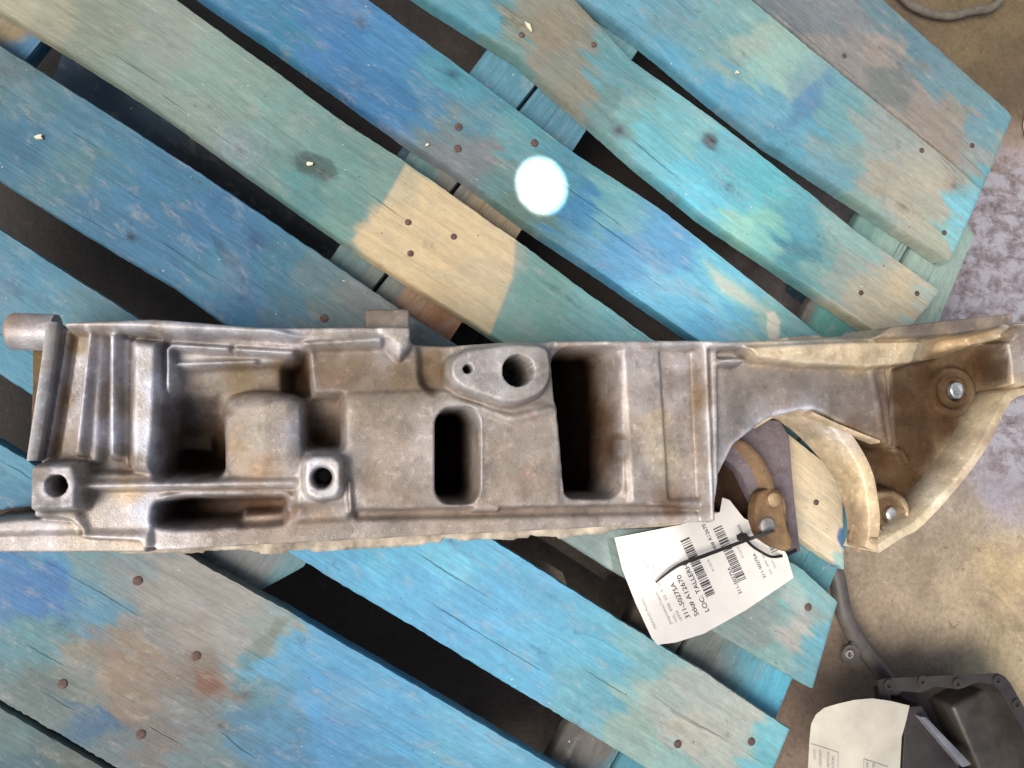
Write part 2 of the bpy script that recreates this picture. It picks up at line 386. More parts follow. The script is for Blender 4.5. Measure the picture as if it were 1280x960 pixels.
# ------------------------------------------------------------------ pallet
TH = 0.021
pallet = empty('wooden_pallet', V(500, 500, ZF), 'blue painted wooden pallet with worn boards under the metal casting', 'pallet')
def resample(pts, k):
    p = np.array([P(a, b, 0.0) for a, b in pts]); d = np.r_[0, np.cumsum(np.linalg.norm(np.diff(p, axis=0), axis=1))]
    s = np.linspace(0, d[-1], k)
    return np.stack([np.interp(s, d, p[:, 0]), np.interp(s, d, p[:, 1])], -1)
def board(name, up, lo, samples, seed, ztop=0.0, th=TH, patches=(), knots=(), step=0.0023, zmap=0.0, label=None, warp=22, jag=0.0012, gain=0.97, desat=0.17):
    """plank between two edge lines given where they show in the photograph"""
    Lb = np.linalg.norm(P(*up[0]) - P(*up[-1])); K = max(8, int(Lb / step))
    def rs(pts):
        p = np.array([P(a, b, ztop) for a, b in pts]); d = np.r_[0, np.cumsum(np.linalg.norm(np.diff(p, axis=0), axis=1))]
        s = np.linspace(0, d[-1], K); return np.stack([np.interp(s, d, p[:, 0]), np.interp(s, d, p[:, 1])], -1)
    U, L = rs(up), rs(lo)
    wid = np.linalg.norm(U - L, axis=1).mean(); Q = max(6, int(wid / step))
    s = np.linspace(0, 1, K)
    def jit(E, O, sd):
        dr = (E - O); dr /= np.linalg.norm(dr, axis=1)[:, None]
        j = (fbm(s * Lb * 14, 0 * s + sd, sd, 3) - .5) * jag * 1.3 + (fbm(s * Lb * 160, 0 * s, sd + 3, 2) - .5) * jag
        return E + dr * j[:, None]
    U2, L2 = jit(U, L, seed * 3 + 1), jit(L, U, seed * 3 + 2)
    qs = np.linspace(0, 1, Q)
    rows, zs = [], []
    rows.append(U2); zs.append(np.full(K, ztop - th))
    rows.append(U2); zs.append(np.full(K, ztop - th * .5))
    rows.append(U2); zs.append(ztop - 0.0016 - 0.0012 * fbm(s * Lb * 90, 0 * s, seed, 2))
    ins = 0.0014 / wid
    for q in ins + qs * (1 - 2 * ins):
        rows.append(U2 * (1 - q) + L2 * q)
        zs.append(ztop + 0.0008 * (fbm(s * Lb * 9, 0 * s + q * 2, seed + 9, 3) - .5))
    rows.append(L2); zs.append(ztop - 0.0016 - 0.0012 * fbm(s * Lb * 90, 0 * s, seed + 4, 2))
    rows.append(L2); zs.append(np.full(K, ztop - th * .5))
    rows.append(L2); zs.append(np.full(K, ztop - th))
    R = np.array(rows); Zs = np.array(zs); nr = len(rows)
    Zs[:, -1] -= 0.0012; Zs[:, 0] -= 0.0012
    v = np.concatenate([R.reshape(-1, 2), Zs.reshape(-1, 1)], 1)
    i = np.arange(nr * K).reshape(nr, K)
    f = np.stack([i[:-1, :-1].ravel(), i[1:, :-1].ravel(), i[1:, 1:].ravel(), i[:-1, 1:].ravel()], -1)
    f = np.concatenate([f, np.stack([i[0, 1:], i[0, :-1], i[-1, :-1], i[-1, 1:]], -1)])        # underside
    h = nr // 2
    capsA = [[i[a, 0], i[a + 1, 0], i[nr - 2 - a, 0], i[nr - 1 - a, 0]] for a in range(h - 1)]
    capsB = [[i[a, -1], i[nr - 1 - a, -1], i[nr - 2 - a, -1], i[a + 1, -1]] for a in range(h - 1)]
    f = np.concatenate([f, np.array(capsA), np.array(capsB)])
    me = fastmesh(name, v, f)
    me.set_sharp_from_angle(angle=math.radians(50))
    px, py = toPx(v[:, 0], v[:, 1], v[:, 2])
    al = np.tile(s * Lb, nr); ac = np.repeat(np.linspace(0, wid, nr), K)
    wx = (fbm(al * 22, ac * 75, seed + 40, 6) - .5) * 3.4 * warp; wy = (fbm(al * 22, ac * 75, seed + 50, 6) - .5) * 2.8 * warp
    col = idw(px + wx, py + wy, samples, 5.5, 6)
    wx, wy = wx * .5, wy * .5
    mo = fbm(al * 60, ac * 190, seed + 60, 4)
    col = col * (0.85 + 0.30 * mo)[:, None]
    for (poly, rgb, edge, op) in patches:
        sdv = sdf_px(px + wx * .12, py + wy * .12, poly)
        m = (1 - sstep(-edge, edge, sdv)) * op
        col = col * (1 - m[:, None]) + lin(rgb) * m[:, None]
    along_x = np.cos(0.61); along_y = np.sin(0.61)
    gal, gac = al.copy(), ac.copy()
    for (kx, ky, r, rgb, op) in knots:
        dx, dy = px - kx, py - ky
        a = dx * along_x + dy * along_y; c_ = -dx * along_y + dy * along_x
        d = np.sqrt((a / 1.4) ** 2 + c_ ** 2) * (1 + 0.9 * (fbm(al * 45, ac * 45, seed + 77, 3) - .5)) + 5 * (fbm(al * 90, ac * 90, seed + 78, 3) - .5)
        rings = sstep(.45, .95, 0.5 + 0.5 * np.sin(np.sqrt(np.abs(d) * r) * 1.5)) * (0.4 + fbm(al * 50, ac * 50, seed + 79, 2))
        m = np.exp(-(d / r) ** 2) * op
        col = col * (1 - m[:, None]) + lin(rgb) * m[:, None]
        core = np.exp(-(d / (r * .22)) ** 2) * .6 * op; col = col * (1 - core[:, None])
        k2 = np.exp(-(d / (r * 1.5)) ** 2) * 0.22 * op
        col = col * (1 - (k2 * rings)[:, None])
        gac = gac + np.sign(c_) * 0.006 * np.exp(-(a / (r * 2.2)) ** 2) * np.exp(-np.abs(c_) / (r * 1.5))
    lum = (col * np.array((.25, .55, .2))).sum(-1, keepdims=True)
    blue = sstep(0.0, 0.12, col[:, 2] - col[:, 0])[:, None]
    me_c = (col * (1 - desat) + lum * desat) * ALB * gain * (1 + blue * np.array((-.16, .02, -.06)))
    side = (v[:, 2] < ztop - 0.0015)
    set_col(me, 'tint', me_c)
    set_col(me, 'grain', np.stack([gal + seed * 1.7, gac + seed * .31, np.where(side, v[:, 2] * 3, 0) + seed * 0.9], -1))
    o = link(name, me, WOOD, pallet)
    if label: o['label'] = label
    return o
def sdf_poly(X, Y, poly):
    d = np.full(X.shape, 1e9); sgn = np.zeros(X.shape, bool)
    m = len(poly)
    for k in range(m):
        ax, ay = poly[k]; bx, by = poly[(k + 1) % m]
        ex, ey = bx - ax, by - ay; L2 = ex * ex + ey * ey + 1e-18
        t = np.clip(((X - ax) * ex + (Y - ay) * ey) / L2, 0, 1)
        d = np.minimum(d, (X - ax - t * ex) ** 2 + (Y - ay - t * ey) ** 2)
        c = ((ay > Y) != (by > Y)) & (X < (bx - ax) * (Y - ay) / ((by - ay) if by != ay else 1e-12) + ax)
        sgn ^= c
    d = np.sqrt(d); return np.where(sgn, -d, d)
sdf_px = sdf_poly

B1 = board('deck_board', [(780,-290),(945,-143),(1105,0),(1258,136),(1266,146)], [(640,-260),(780,-140),(945,0),(1040,78),(1200,208),(1229,236)],
  [(960,-30,(110,120,125)),(1000,20,(120,125,130)),(1060,60,(140,135,130)),(1100,60,(150,142,132)),(1120,100,(120,125,122)),(1150,130,(150,140,128)),(1180,110,(115,140,158)),
   (1140,50,(105,130,150)),(1200,150,(150,140,125)),(1240,150,(110,150,172)),(1225,200,(150,155,150)),(1232,228,(105,165,185)),(1215,130,(115,145,158)),(1100,10,(110,130,145)),(1050,10,(122,128,132)),(1010,60,(135,132,128)),(1175,170,(150,138,122))],
  1, knots=[(1100,60,14,(165,150,138),.6)], label='grey-brown outermost deck board with a rounded corner')
B2 = board('deck_board', [(650,-250),(780,-135),(943,2),(1038,80),(1198,210),(1228,238)], [(520,-170),(735,2),(795,42),(880,112),(960,176),(1075,252),(1165,312),(1188,328)],
  [(780,20,(100,155,185)),(830,20,(110,150,170)),(830,70,(92,160,195)),(900,30,(120,160,170)),(930,60,(150,170,165)),(960,120,(110,165,195)),(900,120,(85,155,195)),(960,90,(150,185,185)),(1000,130,(90,140,185)),(1000,180,(95,160,190)),
   (1040,150,(115,160,175)),(1060,200,(135,160,165)),(1040,220,(100,155,180)),(1100,180,(150,160,155)),(1100,220,(165,160,140)),(1130,250,(175,170,150)),(1160,260,(170,172,152)),(1180,230,(178,172,150)),(1200,300,(135,190,205)),
   (1170,305,(165,172,150)),(1215,250,(125,190,215)),(1090,255,(140,165,160)),(1190,215,(165,165,150)),(700,-60,(110,150,170))],
  2, patches=[([(915,48),(965,25),(1040,80),(1010,110),(985,130),(955,80)],(165,180,165),4,.45)],
  knots=[(1128,258,17,(185,176,150),.7),(1192,232,9,(150,132,110),.7)], label='pale blue deck board with ringed knots at its end')
B3 = board('deck_board', [(560,-118),(722,2),(790,75),(895,150),(1015,242),(1067,286),(1176,364)], [(330,-140),(540,3),(650,72),(735,148),(800,205),(880,270),(990,345),(1092,414),(1120,432)],
  [(600,20,(85,150,175)),(650,40,(135,135,115)),(690,50,(140,130,108)),(720,110,(135,132,112)),(640,60,(110,140,140)),(760,130,(110,140,145)),(760,100,(100,150,165)),(700,80,(130,135,120)),(790,150,(125,165,170)),
   (820,180,(110,180,200)),(850,150,(120,180,195)),(860,210,(95,185,215)),(900,190,(110,180,205)),(900,240,(90,180,210)),(940,230,(95,185,205)),(960,300,(120,180,180)),(990,290,(90,165,190)),(1000,320,(75,140,160)),
   (1020,330,(125,160,165)),(1050,340,(150,165,160)),(1080,360,(175,172,150)),(1100,390,(190,180,150)),(1140,370,(200,185,150)),(1165,385,(150,195,200)),(940,280,(140,190,180)),(1060,300,(150,175,175)),(870,170,(130,185,195)),(560,-20,(90,150,170))],
  3, knots=[(774,163,8,(90,80,90),.9),(889,176,6,(60,55,60),1.),(912,232,18,(100,165,190),.6)], patches=[([(1130,355),(1176,366),(1170,398),(1120,395)],(205,190,150),5,.5)],
  label='turquoise deck board with a dark knot hole')
B4 = board('deck_board', [(290,-118),(462,0),(585,90),(717,190),(825,260),(950,358),(1022,416),(1060,446)], [(120,-100),(262,0),(340,54),(425,115),(515,180),(560,207),(655,278),(760,348),(870,424),(905,450)],
  [(330,20,(70,130,175)),(400,20,(75,125,180)),(430,60,(65,125,185)),(480,60,(75,135,190)),(500,120,(65,125,180)),(540,130,(85,135,175)),(440,100,(60,120,175)),(360,40,(60,130,170)),(560,100,(85,150,175)),(570,170,(120,135,145)),
   (600,150,(85,140,165)),(560,195,(130,135,140)),(600,190,(125,130,135)),(640,180,(95,155,170)),(640,220,(110,140,145)),(700,230,(85,145,170)),(660,260,(105,130,125)),(720,250,(70,135,185)),(770,270,(110,160,180)),(760,240,(110,165,180)),(780,310,(80,145,195)),
   (830,310,(90,150,200)),(850,370,(100,170,210)),(900,370,(120,185,215)),(940,400,(110,175,205)),(960,410,(160,190,190)),(880,410,(90,165,210)),(990,415,(130,180,190)),(890,340,(110,180,210))],
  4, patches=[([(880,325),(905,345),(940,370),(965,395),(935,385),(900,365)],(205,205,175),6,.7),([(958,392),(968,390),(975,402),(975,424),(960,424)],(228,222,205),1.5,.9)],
  knots=[(450,28,8,(40,85,120),.6),(565,92,7,(45,95,130),.6)], label='blue deck board crossed by the bright sun spot', gain=.84, desat=.08)  # low gain puts the light falloff at the left into the paint
B5 = board('deck_board', [(60,-118),(220,-2),(285,45),(350,92),(425,148),(505,200),(640,295),(810,420),(940,508),(1045,588),(1054,604)],
  [(-190,-120),(0,12),(100,73),(200,137),(300,210),(425,298),(520,360),(615,420),(760,510),(900,604),(1056,712)],
  [(60,30,(150,150,125)),(20,10,(165,160,130)),(120,40,(128,140,120)),(160,90,(125,145,130)),(200,60,(135,148,135)),(260,100,(130,152,142)),(240,150,(125,145,132)),(300,120,(125,148,140)),(350,150,(118,146,142)),(330,220,(110,140,138)),
   (400,180,(112,142,140)),(420,230,(110,145,142)),(440,270,(112,145,140)),(380,240,(90,135,140)),(480,230,(118,145,140)),(520,300,(212,186,138)),(480,290,(205,180,132)),(560,270,(215,190,142)),(590,340,(215,192,150)),(550,340,(205,178,130)),(620,330,(208,190,150)),
   (640,390,(120,150,145)),(670,350,(115,152,150)),(720,390,(105,150,160)),(700,410,(110,150,155)),(770,410,(95,150,165)),(660,410,(125,152,140)),(900,520,(200,180,140)),(1000,600,(232,208,168)),(1040,620,(235,212,172)),(1020,680,(235,210,170)),(1045,700,(225,210,175))],
  5, warp=14, patches=[([(507,205),(655,312),(640,350),(612,420),(560,385),(440,300),(470,270)],(214,188,138),2.0,.75),([(368,196),(380,188),(398,194),(415,202),(423,218),(408,226),(392,218),(372,214)], (66,92,88), 2.0, .8),([(350,214),(372,214),(385,232),(370,240),(352,230)], (80,140,150), 4.0, .6),([(644,296),(720,350),(700,420),(612,425),(640,360)],(112,150,152),2.0,.7),
     ([(1049,660),(1066,660),(1066,680),(1052,686),(1046,672)],(70,110,170),1.5,.95),([(1028,700),(1040,706),(1052,706),(1050,716),(1030,710)],(80,120,170),1.5,.9),([(1040,690),(1062,690),(1060,712),(1046,716)],(150,190,200),2,.7)],
  knots=[(300,188,26,(140,148,160),.8),(386,205,12,(70,95,90),.9),(404,215,10,(75,100,95),.9)], label='green-stained deck board with a bare cream patch')
B6 = board('deck_board', [(-180,-67),(0,56),(105,122),(245,212),(330,269),(410,323),(500,386),(650,482),(800,580),(1005,712),(1048,752)],
  [(-180,110),(0,226),(100,288),(215,358),(270,398),(400,480),(622,622),(760,710),(880,783),(1016,862)],
  [(0,90,(80,115,130)),(40,120,(85,125,145)),(30,70,(70,105,120)),(30,180,(60,115,150)),(60,220,(80,125,150)),(100,160,(75,125,155)),(100,210,(95,130,145)),(150,200,(70,125,160)),(120,260,(65,120,160)),(180,250,(60,120,165)),(220,230,(60,120,160)),
   (200,310,(60,120,165)),(250,270,(55,115,165)),(300,300,(60,120,165)),(260,340,(65,130,170)),(310,370,(55,125,175)),(350,330,(70,125,155)),(350,390,(85,130,160)),(400,350,(105,130,145)),(420,390,(115,130,135)),(460,380,(125,132,132)),
   (990,730,(140,185,195)),(1020,750,(150,190,200)),(1010,760,(165,175,175)),(960,740,(150,165,165)),(940,770,(150,160,158)),(1000,800,(185,185,175)),(1030,800,(120,180,205)),(980,820,(150,180,185)),(900,780,(145,160,160)),(1015,840,(120,175,195)),(880,740,(140,150,150))],
  6, knots=[(318,302,11,(50,90,140),.7),(305,370,20,(55,115,170),.5),(164,297,4,(25,35,50),1.)], patches=[([(262,292),(275,300),(302,330),(290,336),(270,315)],(40,85,115),2,.6),([(990,715),(1010,745),(1003,770),(975,745)],(215,212,205),5,.5),([(0,72),(40,78),(60,98),(25,100),(0,95)],(62,95,105),5,.6)],
  label='deep blue deck board with a paler chipped end', gain=.80, desat=.12)  # gain darkens the paint to imitate dimmer light on this side
B7 = board('deck_board', [(-180,165),(0,286),(165,392),(400,540),(622,677),(760,764),(880,838),(988,911)],
  [(-180,352),(0,468),(40,494),(200,590),(380,702),(500,774),(771,938),(860,992),(935,1040)],
  [(30,330,(65,125,160)),(60,370,(75,130,160)),(110,380,(85,125,145)),(20,420,(75,135,165)),(30,300,(70,125,155)),(40,470,(70,140,175)),(420,690,(85,165,215)),(480,700,(90,175,220)),(560,700,(100,180,220)),(520,740,(85,165,215)),(600,760,(85,160,210)),
   (600,690,(85,165,210)),(560,790,(85,155,205)),(660,730,(90,160,205)),(700,790,(90,165,205)),(660,830,(85,160,205)),(740,810,(90,165,200)),(740,860,(100,160,185)),(800,820,(125,170,185)),(820,870,(160,175,170)),(800,900,(150,170,165)),(860,860,(165,175,168)),
   (870,920,(175,178,165)),(930,900,(175,182,170)),(910,950,(170,178,165)),(970,915,(120,185,205)),(850,960,(150,175,175)),(960,950,(110,180,200))],
  7, knots=[(848,905,20,(185,180,160),.5),(720,790,9,(80,145,185),.4)], label='bright blue deck board with a greyish cream end')
B8 = board('deck_board', [(-180,450),(0,554),(40,577),(249,701),(380,774),(560,879),(692,957),(800,1020)],
  [(-180,776),(0,876),(144,960),(250,1022),(400,1112)],
  [(20,580,(75,140,175)),(15,620,(60,125,165)),(20,690,(50,115,175)),(60,690,(70,140,185)),(110,690,(110,140,155)),(50,740,(45,110,175)),(110,750,(75,130,165)),(160,700,(125,135,140)),(200,740,(142,138,130)),(240,720,(148,145,138)),(200,790,(130,128,122)),(60,800,(85,130,145)),
   (110,810,(125,118,100)),(150,830,(135,115,92)),(100,860,(105,115,110)),(60,870,(95,110,110)),(120,900,(60,95,130)),(170,870,(128,112,95)),(190,920,(110,105,98)),(150,945,(100,110,115)),(250,790,(145,138,128)),(300,740,(150,148,140)),(300,800,(145,145,138)),(340,790,(140,150,148)),
   (260,850,(125,112,98)),(310,860,(90,130,150)),(250,900,(115,120,120)),(340,830,(85,155,200)),(380,810,(80,155,205)),(400,860,(75,150,205)),(460,870,(80,155,205)),(350,900,(75,130,170)),(300,920,(75,120,155)),(420,920,(70,140,195)),(500,920,(80,155,205)),
   (560,940,(90,160,200)),(250,950,(105,120,125)),(480,955,(75,140,185)),(360,950,(65,120,165)),(580,920,(95,160,200))],
  8, patches=[([(243,835),(262,840),(282,858),(262,870),(245,860)],(120,75,50),4,.8),([(305,812),(335,790),(345,770),(360,775),(330,825),(310,832)],(105,120,105),3,.6)],
  knots=[(276,909,12,(120,125,115),.6),(306,868,7,(110,95,85),.6)], label='broad blue deck board smeared with brown grime')
B9 = board('deck_board', [(-180,782),(0,883),(138,963),(240,1026)], [(-250,1040),(0,1090),(140,1150),(180,1180)],
  [(20,920,(85,110,115)),(60,945,(75,95,95)),(10,900,(80,105,105)),(100,955,(85,95,90)),(30,960,(60,90,105))], 9, label='dull green-grey deck board in the corner')

# cross boards seen in the gaps, below the deck boards
ZC = -TH - 0.002
def cross(a, b, c, d, samples, seed, label=None):
    return board('cross_board', [a, b], [c, d], samples, seed, ztop=ZC, th=0.018, step=0.005, label=label, warp=10, jag=0.0004)
c1s = [(640,100,(85,138,165)),(690,150,(80,132,160)),(520,220,(95,125,130)),(610,260,(150,130,100)),(560,230,(120,120,110)),(440,320,(105,125,130)),(480,350,(110,120,115)),(520,370,(150,118,88)),(545,390,(160,110,72)),
       (320,710,(125,130,130)),(290,740,(95,105,110)),(350,730,(100,135,150)),(690,40,(120,145,145)),(760,40,(110,150,165))]
def far(p, q, t): return (p[0] + (q[0] - p[0]) * t, p[1] + (q[1] - p[1]) * t)
# three narrow boards side by side make the middle cross member
lineA = ((605,66),(428,302)); lineB = ((657,126),(505,366)); lineC = ((715,188),(570,412)); seam0 = ((560,-30+150),(462,352))
def ext(l, t0, t1): return far(l[0], l[1], t0), far(l[0], l[1], t1)
a0, a1 = ext(((605,66),(428,302)), -1.2, 3.1); s0, s1 = ext(((640,100),(463,362)), -1.2, 2.9)
cross(a0, a1, *ext(((612,72),(436,308)), -1.2, 3.1), c1s, 21) if False else None
cross(*ext(((605,66),(428,302)), -1.2, 3.2), *ext(((656,124),(466,362)), -1.2, 3.2), c1s, 22)
cross(*ext(((658,126),(468,363)), -1.2, 3.2), *ext(((716,188),(500,375)), -1.2, 1.0) if False else ext(((736,8),(503,372)), -0.4, 1.9), c1s, 23) if False else None
cross(*ext(((659,126),(470,364)), -1.2, 3.2), *ext(((797,64),(572,412)), -0.9, 1.85), c1s, 24)
c2s = [(1110,330,(150,170,165)),(1060,290,(120,150,150)),(1150,360,(160,180,170)),(1000,380,(110,105,95)),(980,360,(100,105,100)),(940,760,(105,135,145)),(970,800,(90,150,175)),(990,860,(85,175,210)),(1040,740,(95,150,170)),(1000,700,(80,140,160)),
       (900,760,(110,120,118)),(750,930,(110,105,98)),(720,900,(95,88,82)),(690,930,(90,85,78)),(780,945,(80,140,165)),(1040,400,(90,150,150)),(800,780,(80,68,58)),(860,800,(105,110,105))]
cross((1130,178),(700,918),(1192,215),(752,962), c2s, 25) if False else None
cross(*ext(((1076,268),(712,902)), -0.15, 1.3), *ext(((1128,322),(770,948)), -0.15, 1.3), c2s, 26)
cross(*ext(((1131,324),(773,950)), -0.15, 1.3), *ext(((1186,372),(972,896)), -0.15, 1.4), c2s, 27)
cross((140,-160),(-80,120),(190,-120),(10,105), [(30,70,(60,120,170)),(0,100,(50,100,150)),(10,30,(150,130,90))], 28)
# bottom runners and blocks under the cross boards
def block(px, py, sx=0.10, sy=0.10, ang=0.0):
    c = V(px, py, ZC - 0.018); ca, sa = math.cos(ang), math.sin(ang)
    pts = [(c.x + x * ca - y * sa, c.y + x * sa + y * ca) for x, y in ((-sx/2,-sy/2),(sx/2,-sy/2),(sx/2,sy/2),(-sx/2,sy/2))]
    o = prism('block', pts, ZF + 0.02, ZC - 0.0185, 0.002, 1, None, pallet)
    flat_tint(o.data, (70,105,125)); set_col(o.data, 'grain', np.array([tuple(v.co) for v in o.data.vertices])); o.data.materials.append(WOOD)
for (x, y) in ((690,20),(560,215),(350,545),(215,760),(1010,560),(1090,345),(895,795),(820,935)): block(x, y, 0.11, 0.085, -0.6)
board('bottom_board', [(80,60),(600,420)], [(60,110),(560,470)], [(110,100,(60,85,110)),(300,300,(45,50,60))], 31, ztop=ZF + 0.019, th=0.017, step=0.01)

# nails: round rusty heads, each a sub-part of the board it is driven into
def nail(bd, px, py, r=0.0042, z=0.0):
    c = V(px, py, z)
    h = 0.0012
    o = lathe('nail', [(r * 1.0, -0.002), (r, h * .6), (r * .8, h), (r * .3, h * 1.15)], 12, c, RUST, None)
    o.parent = bd; o.matrix_parent_inverse = (Matrix.Translation(Vector(pallet.location)) @ Matrix.Translation(-Vector(pallet.location))).inverted()
for bd, lst in ((B4, [(573,159),(572,186),(668,179)]), (B5, [(510,278),(567,296),(513,317),(1020,628)]),
                (B8, [(172,726),(245,820),(78,855),(176,918)]), (B6, [(1010,759),(405,398)]), (B7, [(847,930),(939,927)]),
                (B3, [(652,44),(742,56),(1076,366),(1146,367)]), (B2, [(1180,291),(1152,188)]), (B1, [(1055,70),(1215,182)])):
    for (x, y) in lst: nail(bd, x, y, 0.0043 if bd in (B8, B7, B6, B4) else 0.0033)

# ------------------------------------------------------------------ the casting
GS = 0.0011
cast = empty('engine_casting', V(640, 540, 0.0), 'long grimy cast aluminium engine housing with an arched opening, lying across the pallet', 'engine part')
c00 = P(-25, 720, 0.05); c11 = P(1330, 370, 0.05)
gx = np.arange(P(-30, 550, 0.05)[0], P(1330, 420, 0.1)[0], GS); gy = np.arange(P(1090, 725, 0.05)[1], P(1300, 370, 0.05)[1], GS)
GX, GY = np.meshgrid(gx, gy, indexing='ij')
HF = np.full(GX.shape, 0.0)
def rounded(poly, r):
    out = []; m = len(poly)
    for k in range(m):
        p0, p1, p2 = (np.array(poly[(k + d) % m], float) for d in (-1, 0, 1))
        v0, v1 = p0 - p1, p2 - p1; l0, l1 = np.linalg.norm(v0), np.linalg.norm(v1)
        q = min(r, l0 * .49, l1 * .49)
        a, b = p1 + v0 / max(l0, 1e-9) * q, p1 + v1 / max(l1, 1e-9) * q
        if q < 0.5 or len(poly) > 24: out.append(tuple(p1)); continue
        for t in (0, .25, .5, .75, 1): out.append(tuple((1 - t) ** 2 * a + 2 * t * (1 - t) * p1 + t * t * b))
    return out
def circ(x, y, rx, ry=None, k=22): ry = ry or rx; return [(x + rx * math.cos(2 * math.pi * i / k), y + ry * math.sin(2 * math.pi * i / k)) for i in range(k)]
def mask_of(poly, zm, r, w, prof, off=0.0):
    pts = P(*np.array(rounded(poly, r)).T, zm); m = w + 0.004
    x0, x1 = np.searchsorted(gx, [pts[:, 0].min() - m, pts[:, 0].max() + m]); y0, y1 = np.searchsorted(gy, [pts[:, 1].min() - m, pts[:, 1].max() + m])
    sl = (slice(max(x0, 0), x1), slice(max(y0, 0), y1))
    s = sdf_poly(GX[sl], GY[sl], [tuple(p) for p in pts]) - off
    if prof == 'round':
        t = np.clip(-s / w, 0, 1); mk = np.sqrt(np.clip(1 - (1 - t) ** 2, 0, 1))
    else: mk = 1 - sstep(-w * .75, w * .25, s)
    return sl, mk, s
def plane(z, sl):
    if not hasattr(z, '__len__'): return z
    (ax, ay, az), (bx, by, bz) = z                 # two places with their heights
    A = P(ax, ay, az); B = P(bx, by, bz); d = B - A; L2 = d @ d
    t = np.clip(((GX[sl] - A[0]) * d[0] + (GY[sl] - A[1]) * d[1]) / L2, 0, 1)
    return az + (bz - az) * t
def put(poly, z, zm=None, r=6, w=0.004, prof='s', mode='set'):
    global HF
    if zm is None: zm = z if not hasattr(z, '__len__') else max(z[0][2], z[1][2])
    sl, mk, s = mask_of(poly, zm, r, w, prof); h = HF[sl]; tgt = plane(z, sl)
    new = h * (1 - mk) + tgt * mk
    if mode == 'max': new = np.maximum(h, new)
    if mode == 'min': new = np.minimum(h, new)
    HF[sl] = new
def strip(a, b, wpx, z, w=0.004, prof='round', mode='max', zm=None):
    a = np.array(a, float); b = np.array(b, float); d = b - a; d /= np.linalg.norm(d); nrm = np.array([-d[1], d[0]]) * wpx / 2
    put([tuple(a + nrm), tuple(b + nrm), tuple(b - nrm), tuple(a - nrm)], z, zm, r=wpx * .4, w=w, prof=prof, mode=mode)
def pl(pts, wpx, z, **k):
    for a, b in zip(pts[:-1], pts[1:]): strip(a, b, wpx, z, **k)

OUT = [(61,401),(120,397),(190,395),(250,399),(325,406),(400,405),(455,404),(516,406),(517,424),(560,426),(640,421),(760,421),(890,422),(990,420),(1060,414),(1088,420),
       (1100,411),(1180,402),(1254,394),(1262,402),(1285,398),(1320,402),(1320,485),(1285,486),(1256,508),(1235,552),(1200,602),(1152,655),(1132,668),(1098,690),
       (1090,676),(1098,652),(1101,620),(1094,590),(1062,540),(1024,513),(1008,512),(965,525),(928,556),(908,598),(903,640),(896,655),
       (620,669),(520,674),(300,686),(190,692),(100,694),(30,660),(32,600),(36,566),(42,500),(50,440)]
ZT = 0.10
put(OUT, ZT * .92, ZT, r=3, w=0.004)
# --- left end: slanting ribs and grooves
put([(62,405),(205,405),(205,592),(44,592)], 0.080, r=8)
put([(75,402),(90,402),(64,575),(46,575)], 0.100, w=0.007, prof='round')
put([(91,405),(105,408),(80,575),(63,575)], 0.074, w=0.004)
put([(106,408),(120,408),(106,572),(86,572)], 0.100, w=0.006, prof='round')
put([(121,412),(132,412),(126,580),(108,580)], 0.090, w=0.004)
put([(131,412),(150,412),(150,575),(130,575)], 0.104, w=0.007, prof='round')
put([(151,418),(166,418),(164,585),(152,585)], 0.092, w=0.006)
put([(160,420),(203,425),(202,595),(158,590)], 0.103, w=0.007, prof='round')
# --- top rail
put([(70,398),(190,394),(325,405),(516,405),(517,420),(480,424),(370,424),(330,420),(215,418),(105,412),(75,412)], 0.110, w=0.006, prof='round')
put([(330,408),(515,410),(512,422),(380,424)], 0.104, w=0.003)
put([(375,424),(480,420),(480,432),(375,436)], 0.108, w=0.004, prof='round')
# --- region between the ribs and the first barrel
put([(204,426),(388,438),(388,500),(270,600),(200,600)], 0.082, w=0.006)
pl([(209,600),(209,431),(290,436),(370,441)], 10, 0.098, w=0.005)
pl([(218,520),(218,455),(322,452)], 7, 0.088, w=0.0035)
put([(223,462),(385,452),(388,495),(300,520),(223,520)], ((230,462,0.074),(240,520,0.058)), 0.074, w=0.005)
put([(212,490),(262,480),(285,500),(282,598),(200,598)], ((240,492,0.060),(240,570,0.014)), 0.072, r=14, w=0.014)
put([(225,545),(268,540),(270,566),(225,566)], 0.035, 0.03, w=0.005)
put([(352,458),(386,440),(392,500),(352,500)], 0.040, 0.075, w=0.012)
# --- shelf behind the barrels
put([(388,436),(480,432),(560,440),(560,492),(388,492)], ((450,436,0.086),(450,490,0.092)), 0.086, r=8, w=0.008)
put([(470,404),(518,404),(518,430),(500,452),(482,430)], 0.106, w=0.010, prof='round')
put([(518,424),(575,428),(565,470),(540,500),(522,480)], 0.080, w=0.008)
# --- first barrel
put([(272,496),(300,486),(368,487),(380,500),(380,560),(378,600),(300,600),(276,590)], ((276,540,0.086),(330,540,0.100)), 0.098, r=18, w=0.016, prof='round')
# pocket between barrels
put([(378,492),(432,492),(430,562),(380,562)], ((400,495,0.072),(402,555,0.048)), 0.088, r=8, w=0.008)
# --- second barrel, long block
put([(424,500),(436,490),(560,486),(600,505),(700,505),(700,636),(424,640)], 0.099, r=14, w=0.018, prof='round')
put([(596,505),(612,500),(705,500),(705,636),(598,636)], 0.096, r=8, w=0.011)
